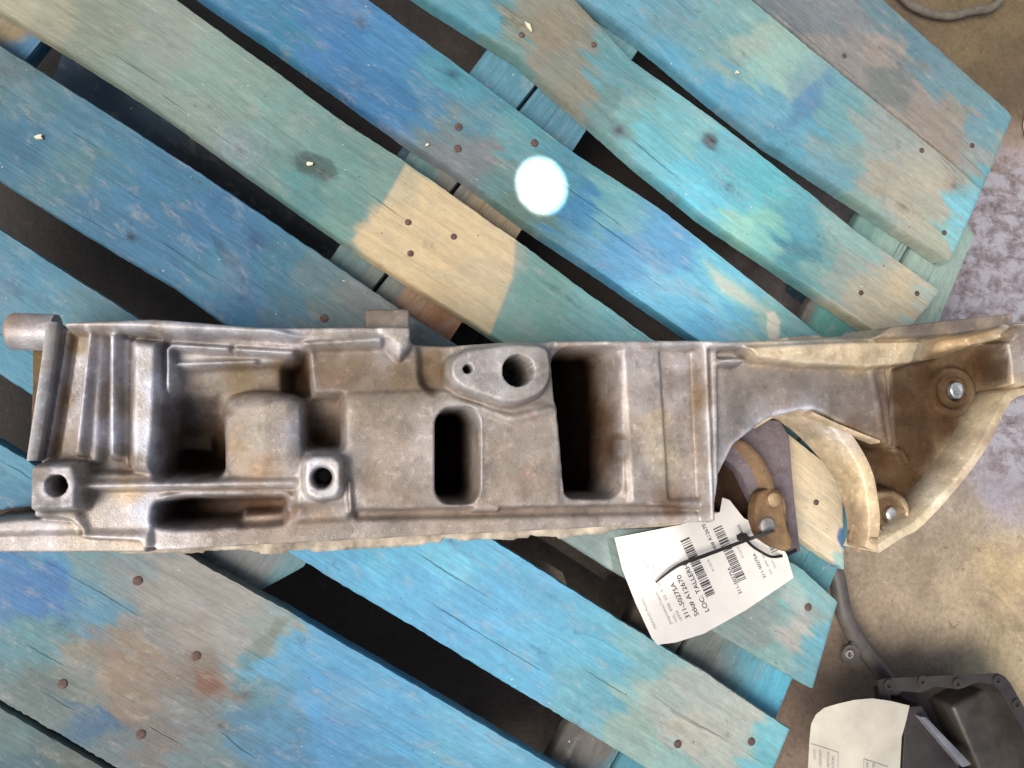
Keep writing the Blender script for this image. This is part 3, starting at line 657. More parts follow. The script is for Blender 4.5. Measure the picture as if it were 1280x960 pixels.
# --- bottom step and rail
put([(190,640),(440,636),(900,628),(898,660),(700,671),(500,684),(192,694)], 0.080, r=2, w=0.003)
put([(190,652),(440,648),(900,640),(898,660),(700,671),(500,684),(192,694)], 0.085, r=2, w=0.004, prof='round', mode='max')
put([(360,632),(440,630),(446,650),(360,656)], 0.088, r=3, w=0.003)
put([(590,628),(624,628),(628,641),(590,642)], 0.097, r=4, w=0.004, prof='round')
put([(815,620),(858,622),(862,630),(862,634),(815,634)], 0.100, r=3, w=0.003)
# --- lower left flange
put([(-40,652),(40,642),(100,646),(104,668),(188,672),(188,695),(-40,695)], 0.062, r=6, w=0.003)
put([(-40,650),(40,644),(98,648),(112,660),(112,668),(-40,671)], 0.072, r=4, w=0.005, prof='round')
# --- horizontal rib and the pit below it
put([(95,600),(200,600),(378,600),(378,618),(205,620),(188,668),(110,668),(98,640)], 0.086, r=6, w=0.006)
strip((92,608), (378,604), 14, 0.102, w=0.006)
put([(196,628),(230,620),(362,618),(358,652),(230,660),(192,656)], ((215,640,0.016),(350,636,0.055)), 0.080, r=10, w=0.010)
put([(300,640),(360,636),(358,654),(300,658)], 0.072, r=3, w=0.005)
# --- boss plate
put([(560,446),(580,434),(640,424),(690,428),(695,470),(684,494),(650,508),(628,508),(572,488),(556,470)], 0.118, 0.118, r=16, w=0.006, prof='s')
put([(532,508),(560,495),(600,503),(640,518),(690,505),(700,515),(640,530),(600,515),(545,520)], 0.100, r=8, w=0.006, prof='round', mode='max')
# --- deep openings
put([(545,524),(556,512),(586,510),(597,524),(597,614),(588,628),(556,628),(545,616)], 0.004, 0.092, r=7, w=0.004)
put([(692,448),(704,436),(762,432),(774,446),(776,608),(768,622),(714,622),(706,612)], 0.004, 0.095, r=8, w=0.004)
put([(768,436),(785,436),(788,622),(776,622)], 0.094, w=0.008, mode='max')
# --- right hand plateau with panel
put([(776,428),(892,424),(898,640),(788,630)], ((782,530,0.098),(885,530,0.086)), 0.098, r=4, w=0.005)
put([(822,436),(874,436),(882,626),(834,626)], ((826,530,0.088),(880,530,0.078)), 0.090, r=4, w=0.003)
strip((882,428), (892,655), 12, 0.100, w=0.0045)
strip((690,430), (900,428), 14, 0.100, w=0.005)
strip((700,500), (708,615), 4, 0.099, w=0.003)
# --- web beside the arch
put([(896,436),(1000,440),(1100,450),(1112,560),(1094,552),(1016,516),(965,525),(928,556),(905,605),(898,640)], ((900,520,0.082),(1080,510,0.098)), 0.09, r=3, w=0.003)
strip((1088,450), (1108,560), 8, 0.100, w=0.004)
put([(880,425),(990,423),(1090,420),(1095,440),(990,436),(890,436)], 0.103, r=2, w=0.003)
# sloping inner face of the upper wall
put([(925,434),(1000,430),(1084,427),(1149,425),(1184,422),(1252,412),(1254,424),(1205,437),(1163,448),(1132,457),(1080,462),(1000,458),(940,450)], ((1150,424,0.110),(1158,456,0.070)), 0.10, r=3, w=0.0025)
put([(1084,426),(1098,404),(1180,396),(1258,388),(1262,402),(1247,412),(1184,421),(1149,424)], 0.116, 0.108, r=2, w=0.0025)
put(circ(1076,446,12,3.5), 0.090, 0.095, w=0.002, prof='round', mode='max'); put(circ(918,451,17,6), 0.106, 0.103, w=0.003)
put(circ(1136,436,9,3), 0.104, 0.1, w=0.002, prof='round', mode='max')
# --- pocket
put([(1116,462),(1180,446),(1250,422),(1262,440),(1262,484),(1275,500),(1245,550),(1205,605),(1155,662),(1130,676),(1082,668),(1078,600),(1042,548),(1012,514),(1090,552),(1112,562)], 0.060, 0.092, r=3, w=0.0022)
strip((1096,552), (1128,560), 5, 0.082, w=0.003); strip((1128,560), (1140,580), 5, 0.072, w=0.003); 
# outer wall of the pocket
put([(1250,404),(1320,404),(1320,484),(1262,486),(1258,440)], 0.100, r=4, w=0.006)
put([(1256,404),(1290,400),(1290,420),(1260,424)], 0.120, r=5, w=0.004, prof='round')
put(circ(1273,416,13,9), 0.07, 0.118, w=0.003)
# bolt bosses in the pocket
put(circ(1192,490,31,33), 0.067, 0.067, w=0.005, prof='round', mode='max')
put(circ(1192,488,22,24), 0.0625, 0.066, w=0.003); put(circ(1194,488,16,18), 0.066, 0.066, w=0.003, mode='max')
put(circ(1110,640,32,33), 0.086, 0.086, w=0.005, prof='round', mode='max')
put([(1080,620),(1100,612),(1104,670),(1082,684)], 0.082, r=5, w=0.005, prof='round', mode='max')
put(circ(1112,643,20,21), 0.074, 0.086, w=0.005)
# --- bosses with bolt holes
put([(378,572),(392,562),(420,562),(438,574),(441,640),(438,652),(366,655),(368,590)], 0.098, r=8, w=0.006)
put([(378,574),(390,567),(418,566),(430,576),(430,612),(424,624),(398,630),(380,622),(376,606)], 0.122, 0.122, r=5, w=0.004)
put([(34,578),(95,576),(99,590),(99,640),(32,642)], 0.112, 0.112, r=8, w=0.004)
# rear lip
strip((436,600), (439,642), 6, 0.106, w=0.003)

# fine waviness of the cast skin, then a light blur to round every edge
HF += 0.0009 * (fbm(GX * 60, GY * 60, 5, 4) - .5) + 0.0018 * (fbm(GX * 14, GY * 14, 8, 3) - .5)
def blur(a, k):
    for _ in range(k):
        a = (np.roll(a, 1, 0) + 2 * a + np.roll(a, -1, 0)) / 4; a = (np.roll(a, 1, 1) + 2 * a + np.roll(a, -1, 1)) / 4
    return a
HF = blur(HF, 2)
# crisp drilled holes after the blur
put(circ(403,597,15,15), 0.112, 0.122, w=0.004); put(circ(402,598,12.5,12.5), 0.05, 0.118, w=0.0022)
put(circ(70,607,13,13), 0.05, 0.112, w=0.003)
put(circ(648,463,19.5,19.5), 0.03, 0.118, w=0.0025)
put(circ(585,461,5.5,5.5), 0.08, 0.118, w=0.002); 
put(circ(1196,488,11.5,14), 0.056, 0.066, w=0.002); put(circ(1115,643,10,11), 0.066, 0.076, w=0.002)

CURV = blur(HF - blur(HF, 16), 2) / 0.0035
# outline: fall to the underside and drop everything outside
def build_body():
    pts = P(*np.array(OUT, float).T, ZT)
    zlow = ((-40,652),(188,652),(188,697),(-40,697))
    sdo = sdf_poly(GX, GY, [tuple(p) for p in pts])
    fl = P(*np.array([(-40,650),(40,642),(100,646),(188,650),(190,695),(-40,695)], float).T, 0.062)
    sdo = np.minimum(sdo, sdf_poly(GX, GY, [tuple(p) for p in fl]))
    px, py = toPx(GX, GY, 0.08)
    zb = 0.006 + 0.042 * sstep(960, 1010, px) + 0.022 * sstep(595, 640, py) * sstep(1000, 1030, px)
    m = 1 - sstep(-0.0008, 0.0030, sdo)
    Z = zb * (1 - m) + np.maximum(HF, zb) * m
    keep = sdo < 0.0043
    kc = keep[:-1, :-1] & keep[1:, :-1] & keep[1:, 1:] & keep[:-1, 1:]
    i = np.arange(GX.size).reshape(GX.shape)
    f = np.stack([i[:-1, :-1][kc], i[1:, :-1][kc], i[1:, 1:][kc], i[:-1, 1:][kc]], -1)
    v = np.stack([GX.ravel(), GY.ravel(), Z.ravel()], -1)
    # closed underside, following the same outline
    vb = v.copy(); vb[:, 2] = (zb - 0.001).ravel()
    f2 = f[:, ::-1] + len(v)
    step = 1
    V2 = np.concatenate([v, vb]); Fc = np.concatenate([f, f2])
    use = np.unique(Fc); remap = np.full(len(V2), -1); remap[use] = np.arange(len(use))
    me = fastmesh('body', V2[use], remap[Fc])
    co = V2[use]
    x, y = toPx(co[:, 0], co[:, 1], co[:, 2])
    wx = (fbm(co[:, 0] * 50, co[:, 1] * 50, 61) - .5) * 16; wy = (fbm(co[:, 0] * 50, co[:, 1] * 50, 67) - .5) * 16
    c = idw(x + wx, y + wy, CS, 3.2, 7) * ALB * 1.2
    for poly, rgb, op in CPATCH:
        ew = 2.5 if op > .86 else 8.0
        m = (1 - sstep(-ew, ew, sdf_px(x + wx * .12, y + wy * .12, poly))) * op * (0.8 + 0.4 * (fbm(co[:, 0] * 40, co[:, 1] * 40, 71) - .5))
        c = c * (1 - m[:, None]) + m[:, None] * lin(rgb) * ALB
    # oily grime settled low in the pits; deepest floors painted near black as shade
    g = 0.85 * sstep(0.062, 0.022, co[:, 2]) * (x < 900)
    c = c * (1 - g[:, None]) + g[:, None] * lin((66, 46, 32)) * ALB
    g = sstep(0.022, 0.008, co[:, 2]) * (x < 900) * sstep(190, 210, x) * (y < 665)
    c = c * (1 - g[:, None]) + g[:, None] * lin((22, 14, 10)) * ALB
    # rubbed metal with edge highlights painted in; inner corners darkened as oil and shade
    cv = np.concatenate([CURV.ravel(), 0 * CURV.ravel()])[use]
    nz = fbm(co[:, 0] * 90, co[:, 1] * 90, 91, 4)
    arch = np.exp(-((np.hypot(x - 995, y - 608) - 96) / 14) ** 2) * (x < 1020)
    rub_hilite = np.clip(cv, 0, 1) * sstep(0.38, 0.66, nz + .08) * np.maximum(0.75 - 0.5 * sstep(150, 420, x), arch) * sstep(.072, .085, co[:, 2]) * (1 - sstep(1040, 1060, x))
    c = c * (1 - rub_hilite[:, None] * .5) + rub_hilite[:, None] * .5 * lin((222, 222, 232)) * ALB * 1.15
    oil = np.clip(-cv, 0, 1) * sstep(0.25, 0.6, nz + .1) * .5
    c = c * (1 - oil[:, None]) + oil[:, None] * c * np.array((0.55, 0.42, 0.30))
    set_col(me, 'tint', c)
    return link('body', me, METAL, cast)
CS = [(60,500,(140,135,135)),(50,550,(150,145,140)),(80,450,(150,145,148)),(84,500,(120,95,60)),(95,430,(140,120,90)),(72,560,(125,105,80)),(100,500,(175,175,185)),(112,450,(175,172,175)),(125,500,(165,158,152)),(140,450,(200,200,212)),(140,540,(185,188,200)),  # left tints carry a bluish sky sheen, lit faces are kept cream
      (160,500,(160,150,140)),(180,450,(175,168,165)),(195,480,(200,202,215)),(192,560,(185,188,200)),(165,580,(125,110,95)),(120,580,(140,130,120)),(205,440,(140,140,148)),(120,405,(165,155,145)),(200,405,(165,155,145)),(280,410,(172,168,168)),(350,425,(175,172,178)),(430,412,(150,142,132)),
      (440,430,(165,155,145)),(500,412,(150,140,128)),(490,440,(180,178,182)),(250,432,(150,148,152)),(250,452,(185,180,178)),(330,440,(165,160,160)),(240,480,(150,140,130)),(300,470,(135,115,85)),(350,460,(125,105,75)),(375,470,(85,62,45)),(218,480,(178,178,190)),
      (440,460,(130,112,92)),(500,470,(120,102,80)),(540,460,(125,105,75)),(420,470,(125,105,88)),(320,540,(140,130,118)),(350,510,(150,140,128)),(290,550,(140,120,95)),(330,590,(135,110,82)),(372,540,(158,155,158)),(400,520,(120,105,90)),(400,550,(85,65,48)),
      (480,540,(142,128,115)),(450,510,(145,130,112)),(520,600,(145,132,122)),(460,600,(135,118,102)),(535,560,(160,150,142)),(620,560,(138,125,112)),(660,600,(140,125,112)),(650,540,(140,128,118)),(610,520,(150,142,135)),(680,560,(145,135,125)),
      (570,460,(158,152,148)),(620,450,(150,145,142)),(620,480,(165,160,158)),(670,450,(145,140,135)),(660,490,(155,148,142)),(600,500,(165,158,152)),(500,620,(140,125,112)),(600,640,(150,138,128)),(300,670,(145,132,120)),(500,660,(142,132,122)),(400,675,(148,138,128)),(650,655,(140,130,122)),
      (800,645,(165,155,150)),(870,640,(175,168,162)),(750,650,(150,140,132)),(800,500,(172,162,155)),(800,590,(165,155,148)),(800,450,(170,162,158)),(825,520,(200,180,155)),(835,570,(205,190,165)),(845,500,(178,170,170)),(860,560,(165,155,148)),(870,500,(120,100,75)),(888,520,(185,180,178)),(850,440,(180,175,175)),
      (890,600,(185,182,182)),(740,430,(165,155,148)),(750,520,(90,68,48)),(765,560,(82,62,45)),(720,450,(130,110,90)),(910,440,(170,165,162)),(920,500,(135,128,125)),(905,560,(150,148,150)),(960,480,(118,110,105)),(1000,480,(120,112,108)),(1050,500,(112,104,98)),(1090,500,(108,98,92)),(950,525,(180,180,190)),(1010,510,(185,185,195)),
      (1000,425,(180,172,162)),(1000,444,(215,192,155)),(1070,440,(215,190,150)),(1120,440,(218,195,155)),(1180,430,(210,182,140)),(1230,412,(200,178,145)),(950,440,(200,182,155)),(1150,412,(105,95,88)),(1200,404,(110,100,92)),(1060,418,(150,140,130)),(1130,500,(62,42,26)),(1150,560,(74,50,30)),(1160,470,(80,56,32)),(1140,520,(66,44,27)),(1170,500,(78,54,31)),(1140,600,(82,56,33)),(1220,460,(95,72,42)),
      (1180,530,(80,56,33)),(1190,490,(98,75,50)),(1120,610,(110,82,50)),(1106,640,(120,98,70)),(1090,650,(150,135,118)),(1070,530,(88,62,40)),(1100,575,(95,70,45)),(1120,510,(112,98,88)),(1110,500,(90,66,52)),(1225,520,(215,192,160)),(1215,545,(218,196,160)),(1185,590,(220,198,160)),(1200,570,(200,180,150)),(1170,610,(215,195,160)),(1140,650,(200,178,140)),(1235,500,(215,188,150)),(1260,495,(215,195,165)),
      (1270,450,(165,155,148)),(1270,410,(140,128,118)),(1240,470,(95,78,58)),(1030,570,(222,190,142)),(1015,550,(220,188,140)),(1045,590,(222,190,145)),(1000,540,(200,176,140)),(1060,610,(205,180,140)),(1070,650,(175,150,115)),(40,610,(115,108,102)),(70,580,(125,118,114)),(90,630,(112,104,98)),(60,640,(98,90,84)),(60,655,(185,180,182)),(30,680,(165,158,155)),(100,660,(180,170,158)),(110,680,(178,168,155)),(160,680,(182,170,155)),(140,650,(165,158,155)),
      (160,615,(185,165,138)),(250,606,(150,140,130)),(340,604,(140,130,122)),(180,640,(175,175,185)),(330,640,(110,80,60)),(400,575,(190,188,190)),(420,610,(195,190,190)),(385,615,(195,192,192)),(438,600,(170,160,150)),(400,645,(150,130,112)),(375,640,(110,90,75)),(330,650,(160,145,130)),(600,634,(150,135,120)),(840,628,(120,95,75))]
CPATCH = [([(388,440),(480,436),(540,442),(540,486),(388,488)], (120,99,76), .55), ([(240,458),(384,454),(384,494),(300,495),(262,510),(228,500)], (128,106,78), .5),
  ([(345,462),(384,452),(388,494),(352,494)], (70,50,36), .7), ([(196,505),(276,490),(276,598),(196,596)], (46,33,25), .85), ([(194,628),(300,620),(300,656),(194,658)], (44,31,24), .85),  # pits and hollows: grime, with their shade painted in darker
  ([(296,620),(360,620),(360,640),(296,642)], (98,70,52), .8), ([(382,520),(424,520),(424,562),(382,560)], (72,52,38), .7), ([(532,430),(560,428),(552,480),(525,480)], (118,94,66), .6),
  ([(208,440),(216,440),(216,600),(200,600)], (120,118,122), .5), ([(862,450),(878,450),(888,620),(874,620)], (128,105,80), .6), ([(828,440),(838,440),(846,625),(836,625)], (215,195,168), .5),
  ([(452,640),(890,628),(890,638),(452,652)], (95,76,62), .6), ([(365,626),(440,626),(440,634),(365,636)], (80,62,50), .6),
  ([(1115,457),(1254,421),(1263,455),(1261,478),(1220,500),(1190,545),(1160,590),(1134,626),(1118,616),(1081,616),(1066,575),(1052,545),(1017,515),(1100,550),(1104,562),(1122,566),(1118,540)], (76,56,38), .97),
  ([(935,433),(1084,428),(1149,426),(1184,423),(1250,413),(1252,424),(1205,435),(1163,446),(1132,454),(1080,458),(1000,455),(945,448)], (222,202,168), .9),  # tan stain, brightened to paint in the lit inner face
  ([(1082,427),(1100,408),(1180,400),(1258,392),(1262,402),(1247,412),(1184,421),(1149,424)], (104,94,86), .9),
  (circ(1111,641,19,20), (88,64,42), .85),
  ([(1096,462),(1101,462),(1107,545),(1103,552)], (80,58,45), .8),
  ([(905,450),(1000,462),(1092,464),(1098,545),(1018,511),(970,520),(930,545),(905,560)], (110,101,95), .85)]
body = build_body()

# parts added to the body ---------------------------------------------------
def mtint(o, s, soft=8): tinted(o.data, s, soft) if hasattr(s[0], '__len__') else flat_tint(o.data, s); return o
def wall(name, top_in, top_out, z1, zb_in, zb_out, tint_in, draft=4.0, k=10, wav=0.0):
    """curved wall: inner face, rounded top edge and outer face lofted along a line"""
    z1s = z1 if hasattr(z1, '__len__') else [z1] * len(top_in)
    n_ = len(top_in); mid = np.array([(np.array(a) + np.array(b)) / 2 for a, b in zip(top_in, top_out)])
    zi = zb_in if hasattr(zb_in, '__len__') else [zb_in] * n_
    A = [V(x, y, z) for (x, y), z in zip(top_in, z1s)]; B = [V(x, y, z) for (x, y), z in zip(top_out, z1s)]
    rows = [[], [], [], [], [], []]
    for q in range(n_):
        d = (A[q] - B[q]).normalized(); z1 = z1s[q]
        rows[0].append(Vector((*(A[q] + d * draft * .001).xy, zi[q])))
        rows[1].append(Vector((*(A[q] + d * draft * .0004).xy, z1 - (z1 - zi[q]) * .45)))
        rows[2].append(A[q] - Vector((0, 0, .0018))); rows[3].append(A[q] * .8 + B[q] * .2); rows[4].append(B[q]); rows[5].append(Vector((B[q].x, B[q].y, zb_out)))
    rows = [spline(r, k) for r in rows]
    m = len(rows[0]); v = [p for r in rows for p in r]
    if wav:
        for p in v[m:4 * m]:
            f_ = fbm(np.array([p.x * 70]), np.array([p.y * 70 + p.z * 50]), 5, 3)[0] - .5; p.z += f_ * wav; p.x += f_ * wav
    f = [(i * m + j, i * m + j + 1, (i + 1) * m + j + 1, (i + 1) * m + j) for i in range(5) for j in range(m - 1)]
    f += [(5 * m + j, 5 * m + j + 1, j + 1, j) for j in range(m - 1)]
    f += [tuple(i * m for i in range(6))[::-1], tuple(i * m + m - 1 for i in range(6))]
    me = mesh(name, v, f); bm = bmesh.new(); bm.from_mesh(me); bmesh.ops.recalc_face_normals(bm, faces=bm.faces); bm.to_mesh(me); bm.free()
    me.set_sharp_from_angle(angle=math.radians(60))
    o = link(name, me, METAL, cast); tinted(me, tint_in, 8); return o
wall('arch_wall', [(946,535),(972,521),(1004,514),(1034,531),(1058,560),(1076,592),(1083,622),(1086,655),(1082,684)],
     [(944,526),(972,511),(1009,504),(1044,521),(1070,551),(1089,586),(1097,620),(1100,655),(1095,690)], [.080,.082,.0845,.088,.090,.090,.090,.090,.090], [.020,.020,.022,.028,.038,.048,.056,.062,.066], 0.05,
     [(1000,530,(220,200,172)),(1030,560,(226,204,168)),(1050,600,(215,190,152)),(1065,640,(175,150,120)),(975,525,(225,205,172)),(1075,620,(225,200,160)),(1045,538,(190,180,172))], wav=0.0012)  # cream tint includes the light on the inner face
wall('web_edge', [(1014,518),(1056,537),(1099,554)], [(1016,515),(1058,534),(1101,551)], 0.0965, 0.084, 0.084, [(1050,530,(232,208,172)),(1000,530,(220,196,160))], draft=1.0, wav=0.0008)
wall('outer_wall', [(1290,483),(1262,489),(1249,508),(1228,550),(1193,599),(1147,648),(1122,664),(1096,681)],
     [(1294,490),(1270,497),(1258,511),(1237,554),(1201,604),(1153,657),(1128,672),(1099,691)], 0.100, 0.057, 0.045,
     [(1250,500,(222,200,162)),(1225,525,(240,220,185)),(1205,560,(242,222,190)),(1185,590,(235,215,185)),(1160,615,(250,238,212)),(1145,640,(235,215,180)),(1200,600,(210,190,160)),(1240,540,(180,160,135))], wav=0.0015)  # bright lit band painted into the wall's tint
# side lug, a short fat pin lying level
a, b = V(11, 414, 0.068), V(71, 416, 0.068)
mtint(tube('side_lug', [a, a + (b - a) * .06, a + (b - a) * .12, b], [0.0115, 0.0145, 0.0155, 0.0155], 28, METAL, cast),
      [(20,400,(165,140,120)),(50,405,(185,182,190)),(30,425,(170,165,165)),(60,430,(190,188,195))])
prism_pts = [tuple(P(x, y, 0.06)) for x, y in ((40,432),(84,436),(80,575),(36,575),(40,480))]
mtint(prism('end_flange', prism_pts, 0.02, 0.060, 0.002, 2, METAL, cast), (104,84,58))
# round spigot standing out of the upper wall
mtint(prism('spigot', [tuple(P(x, y, 0.088)) for x, y in ((457,386),(512,386),(513,428),(457,428))], 0.050, 0.088, 0.003, 3, METAL, cast), [(485,388,(96,82,70)),(480,402,(128,112,98)),(500,415,(160,150,142)),(465,412,(135,118,100))])  # upper edge tinted darker, its shadow painted in
pr = P(485, 392, 0.07)
wall('end_rib', [(70,402),(61,470),(55,510),(45,576)], [(58,402),(49,470),(43,510),(33,576)], 0.0945, 0.0900, 0.02, [(65,420,(165,160,158)),(58,490,(170,168,170)),(45,560,(165,162,160)),(55,450,(160,155,150))], draft=1.0, wav=0.0006)
# lower flange seen through the arch: slanted dark bar, inner arc and lug
bar = [tuple(P(x, y, 0.03)) for x, y in ((905,520),(975,526),(987,545),(992,610),(1001,690),(975,692),(950,640),(925,590),(890,560))]
mtint(prism('flange_bar', bar, 0.012, 0.030, 0.0015, 2, METAL, cast), (112,102,108))
arc = [(908,556),(925,566),(945,590),(958,620),(962,650),(975,690),(930,680),(915,650),(905,610),(895,580)]
def arcwall():
    outer = [(905,548),(928,556),(948,578),(960,606),(964,640),(962,668)]
    o3 = [V(x, y, 0.046) for x, y in outer]; lo = [V(x - 26, y + 6, 0.012) for x, y in outer]; o2 = [V(x + 6, y - 2, 0.044) for x, y in outer]; o1 = [V(x + 8, y - 2, 0.028) for x, y in outer]
    rows = [spline(r, 5) for r in (lo, o3, o2, o1)]
    k = len(rows[0]); v = [p for r in rows for p in r]
    f = [(i * k + j, i * k + j + 1, (i + 1) * k + j + 1, (i + 1) * k + j) for i in range(3) for j in range(k - 1)]
    f += [(3 * k + j, 3 * k + j + 1, j + 1, j) for j in range(k - 1)]
    me = mesh('inner_arc', v, f); me.set_sharp_from_angle(angle=math.radians(50))
    return link('inner_arc', me, METAL, cast)
mtint(arcwall(), (150,122,92))
dk = [tuple(P(x, y, 0.008)) for x, y in ((880,560),(925,575),(945,620),(950,668),(920,655),(880,650))]
mtint(prism('lower_web', dk, 0.001, 0.010, 0.001, 1, METAL, cast), (62,45,34))
lug = [(948,616),(960,610),(976,612),(982,626),(986,660),(992,682),(984,690),(966,684),(950,672),(943,650),(944,630)]
mtint(prism('mounting_lug', [tuple(P(x, y, 0.045)) for x, y in rounded(lug, 6)], 0.028, 0.047, 0.004, 4, METAL, cast), [(955,620,(120,92,62)),(975,640,(150,125,92)),(960,660,(92,68,46)),(985,680,(150,120,82)),(978,655,(84,60,42))], 5)
mtint(lathe('lug_stud', [(0.0085, 0), (0.0085, .003), (0.0065, .0045), (0.003, .005)], 22, V(958, 657, 0.0465), METAL, cast), (150,148,150))
mtint(lathe('lug_pin', [(0.0075, 0), (0.0075, .006), (0.005, .008)], 20, V(964, 624, 0.046), METAL, cast), (160,135,100))
# bright bolt ends in the pocket
lathe('bolt_end', [(0.0092, -0.01), (0.0092, 0.001), (0.008, 0.0022), (0.005, 0.0018), (0.0042, 0.0004)], 24, V(1196, 488, 0.0605), TINP, cast)
lathe('bolt_end', [(0.0075, -0.01), (0.0075, 0.001), (0.006, 0.002), (0.003, 0.0025)], 24, V(1115, 643, 0.070), TINP, cast)

# torn strip of pale fibreboard sticking out under the lower edge
def torn():
    xs = np.linspace(150, 900, 260)
    up = np.interp(xs, [150, 500, 895], [680, 668, 640])
    lo = np.interp(xs, [150, 187, 240, 300, 330, 420, 500, 551, 554, 612, 640, 652, 700, 765, 790, 850, 885, 900], [688, 695, 697, 696, 698, 692, 688, 686, 681, 677, 679, 677, 678, 670, 666, 663, 656, 652])
    j = (fbm(xs / 60, xs * 0, 3, 6) - .5) * 5 + (vnoise(xs / 3, xs * 0, 5) - .5) * 1.5 - 2.5 - 3 * (vnoise(xs / 34, xs * 0, 18) > .7)
    lo = np.maximum(lo + j - 2.5, np.interp(xs, [190, 300, 520, 620, 896], [690, 684, 672, 667, 653]) + 1.5)
    z = 0.026 + 0.004 * fbm(xs / 30, xs * 0, 4, 3)
    U = P(xs, up, 0.026); L = P(xs, lo, 0.026)
    v = []; f = []
    for q, (A, zz) in enumerate(((U, z), (U * .35 + L * .65, z + .0012), (L, z), (L + [0, .0015], z - 0.004), (U, z - 0.004))):
        v += [(a[0], a[1], c) for a, c in zip(A, zz)]
    k = len(xs)
    for r in range(4): f += [(r * k + i, r * k + i + 1, (r + 1) * k + i + 1, (r + 1) * k + i) for i in range(k - 1)]
    o = link('torn_board', mesh('torn_board', v, f), CARD)
    tag(o, 'ragged pale strip of torn fibreboard trapped beneath the lower edge of the casting', 'board scrap')
torn()

# ------------------------------------------------------------------ paper tag with printing
def ztag(x, y):
    x = np.asarray(x, float); y = np.asarray(y, float)
    u = (x - 760) / 230; return 0.022 + 0.020 * np.clip(u, 0, 1.2) + 0.006 * np.sin(u * 5 + 1) - 0.012 * sstep(0.25, -0.05, u)
def sheet(name, poly, zf, mat, th=0.0004, res=4.0, parent=None):
    pts = np.array(poly, float); x0, y0 = pts.min(0) - 2; x1, y1 = pts.max(0) + 2
    bm = bmesh.new(); vv = [bm.verts.new((x, y, 0)) for x, y in poly]; bm.faces.new(vv)
    for ax, lo, hi in ((0, x0, x1), (1, y0, y1)):
        c = lo + res
        while c < hi:
            no = (1, 0, 0) if ax == 0 else (0, 1, 0); co = (c, 0, 0) if ax == 0 else (0, c, 0)
            bmesh.ops.bisect_plane(bm, geom=bm.verts[:] + bm.edges[:] + bm.faces[:], plane_co=co, plane_no=no); c += res
    for v in bm.verts:
        z = float(zf(v.co.x, v.co.y)); v.co = V(v.co.x, v.co.y, z)
    r = bmesh.ops.extrude_face_region(bm, geom=bm.faces[:])
    for e in r['geom']:
        if isinstance(e, bmesh.types.BMVert): e.co.z -= th
    return link(name, bm_mesh(name, bm, True, 60), mat, parent)
ptag = empty('paper_label', V(880, 720, 0.03), 'white paper stock label printed with barcodes, tied under the lower edge of the casting', 'label')
TAGP = [(768,672),(800,666),(850,656),(900,640),(903,622),(912,625),(930,648),(950,656),(966,667),(984,694),(992,722),(978,732),(930,764),(880,792),(845,803),(822,806),(815,798),(795,755),(778,712)]
sheet('paper', TAGP, ztag, PAPER, parent=ptag)
UP = np.array([-0.42, -0.907])           # reading direction of the print
DN = np.array([0.907, -0.42])            # towards the next line
def text(s, x, y, hpx, mat, parent=ptag, zf=ztag, up=UP, dn=DN, squeeze=1.0, name='print_line', dz=0.0006, length=None):
    cu = bpy.data.curves.new('t', 'FONT'); cu.body = s; cu.size = 1.0
    ob = bpy.data.objects.new('t', cu); COL.objects.link(ob); bpy.context.view_layer.update()
    me = bpy.data.meshes.new_from_object(ob.evaluated_get(bpy.context.evaluated_depsgraph_get()))
    bpy.data.objects.remove(ob); bpy.data.curves.remove(cu)
    k = hpx / 0.7
    if length: squeeze = length / (max(v.co.x for v in me.vertices) * k)
    bm = bmesh.new(); bm.from_mesh(me); bpy.data.meshes.remove(me)
    for v in bm.verts:
        q = np.array([x, y]) + up * v.co.x * k * squeeze - dn * v.co.y * k
        v.co = V(q[0], q[1], float(zf(q[0], q[1])) + dz)
    me = bpy.data.meshes.new(name); bm.to_mesh(me); bm.free()
    return link(name, me, mat, parent)
def barcode(x, y, length, height, seed, mat=INK, parent=ptag, zf=ztag, up=UP, dn=DN):
    r = random.Random(seed); v = []; f = []; p = 0
    while p < length:
        w = r.choice((0.9, 0.9, 1.4, 2.2)); 
        for a in (0, 1):
            for c in (0, .5, 1) if a == 0 else (1, .5, 0):
                q = np.array([x, y]) + up * (p + a * w) + dn * height * c
                v.append(V(q[0], q[1], float(zf(q[0], q[1])) + 0.0006))
        n_ = len(v) - 6; f.append((n_, n_ + 1, n_ + 4, n_ + 5)); f.append((n_ + 1, n_ + 2, n_ + 3, n_ + 4))
        p += w + r.choice((0.9, 0.9, 1.3, 2.0))
    return link('barcode', mesh('barcode', v, f, False), mat, parent)
text('311-50275A', 863, 772, 5.8, INK, length=49); text('Stk# A12670', 874, 769, 5.8, INK, length=56); text('LOC: TALLERH', 887, 764, 5.8, INK, length=66)
text('MAKINO Paulino', 821, 786, 3.2, FAINT, length=42); text('JeepssensTranm', 840, 780, 3.4, FAINT, length=44); text('GIL. 898  03. 9  00', 847, 777, 3.4, FAINT, length=56); text('UPPER', 853, 776, 3.0, FAINT, length=15)
text('JEEP  1  1', 811, 712, 3.0, FAINT, length=30); text('Tauler', 822, 718, 3.0, FAINT, length=14)
barcode(883, 747, 76, 12, 1); barcode(922, 728, 72, 12, 4); barcode(965, 691, 20, 10, 6)
text('Stk# A12670', 897, 689, 4.4, INK, length=38); text('311-50275A', 928, 742, 4.4, INK, length=37); text('311-50275A', 958, 722, 3.8, INK, length=34)
text('A12670', 893, 714, 2.8, FAINT, length=16); text('R12670', 930, 697, 2.8, FAINT, length=16); text('GIL. 898  00', 966, 718, 2.8, FAINT, length=28); text('USADO', 971, 711, 2.6, FAINT, length=13); text('MAKINO', 930, 668, 3.2, INK, length=14)

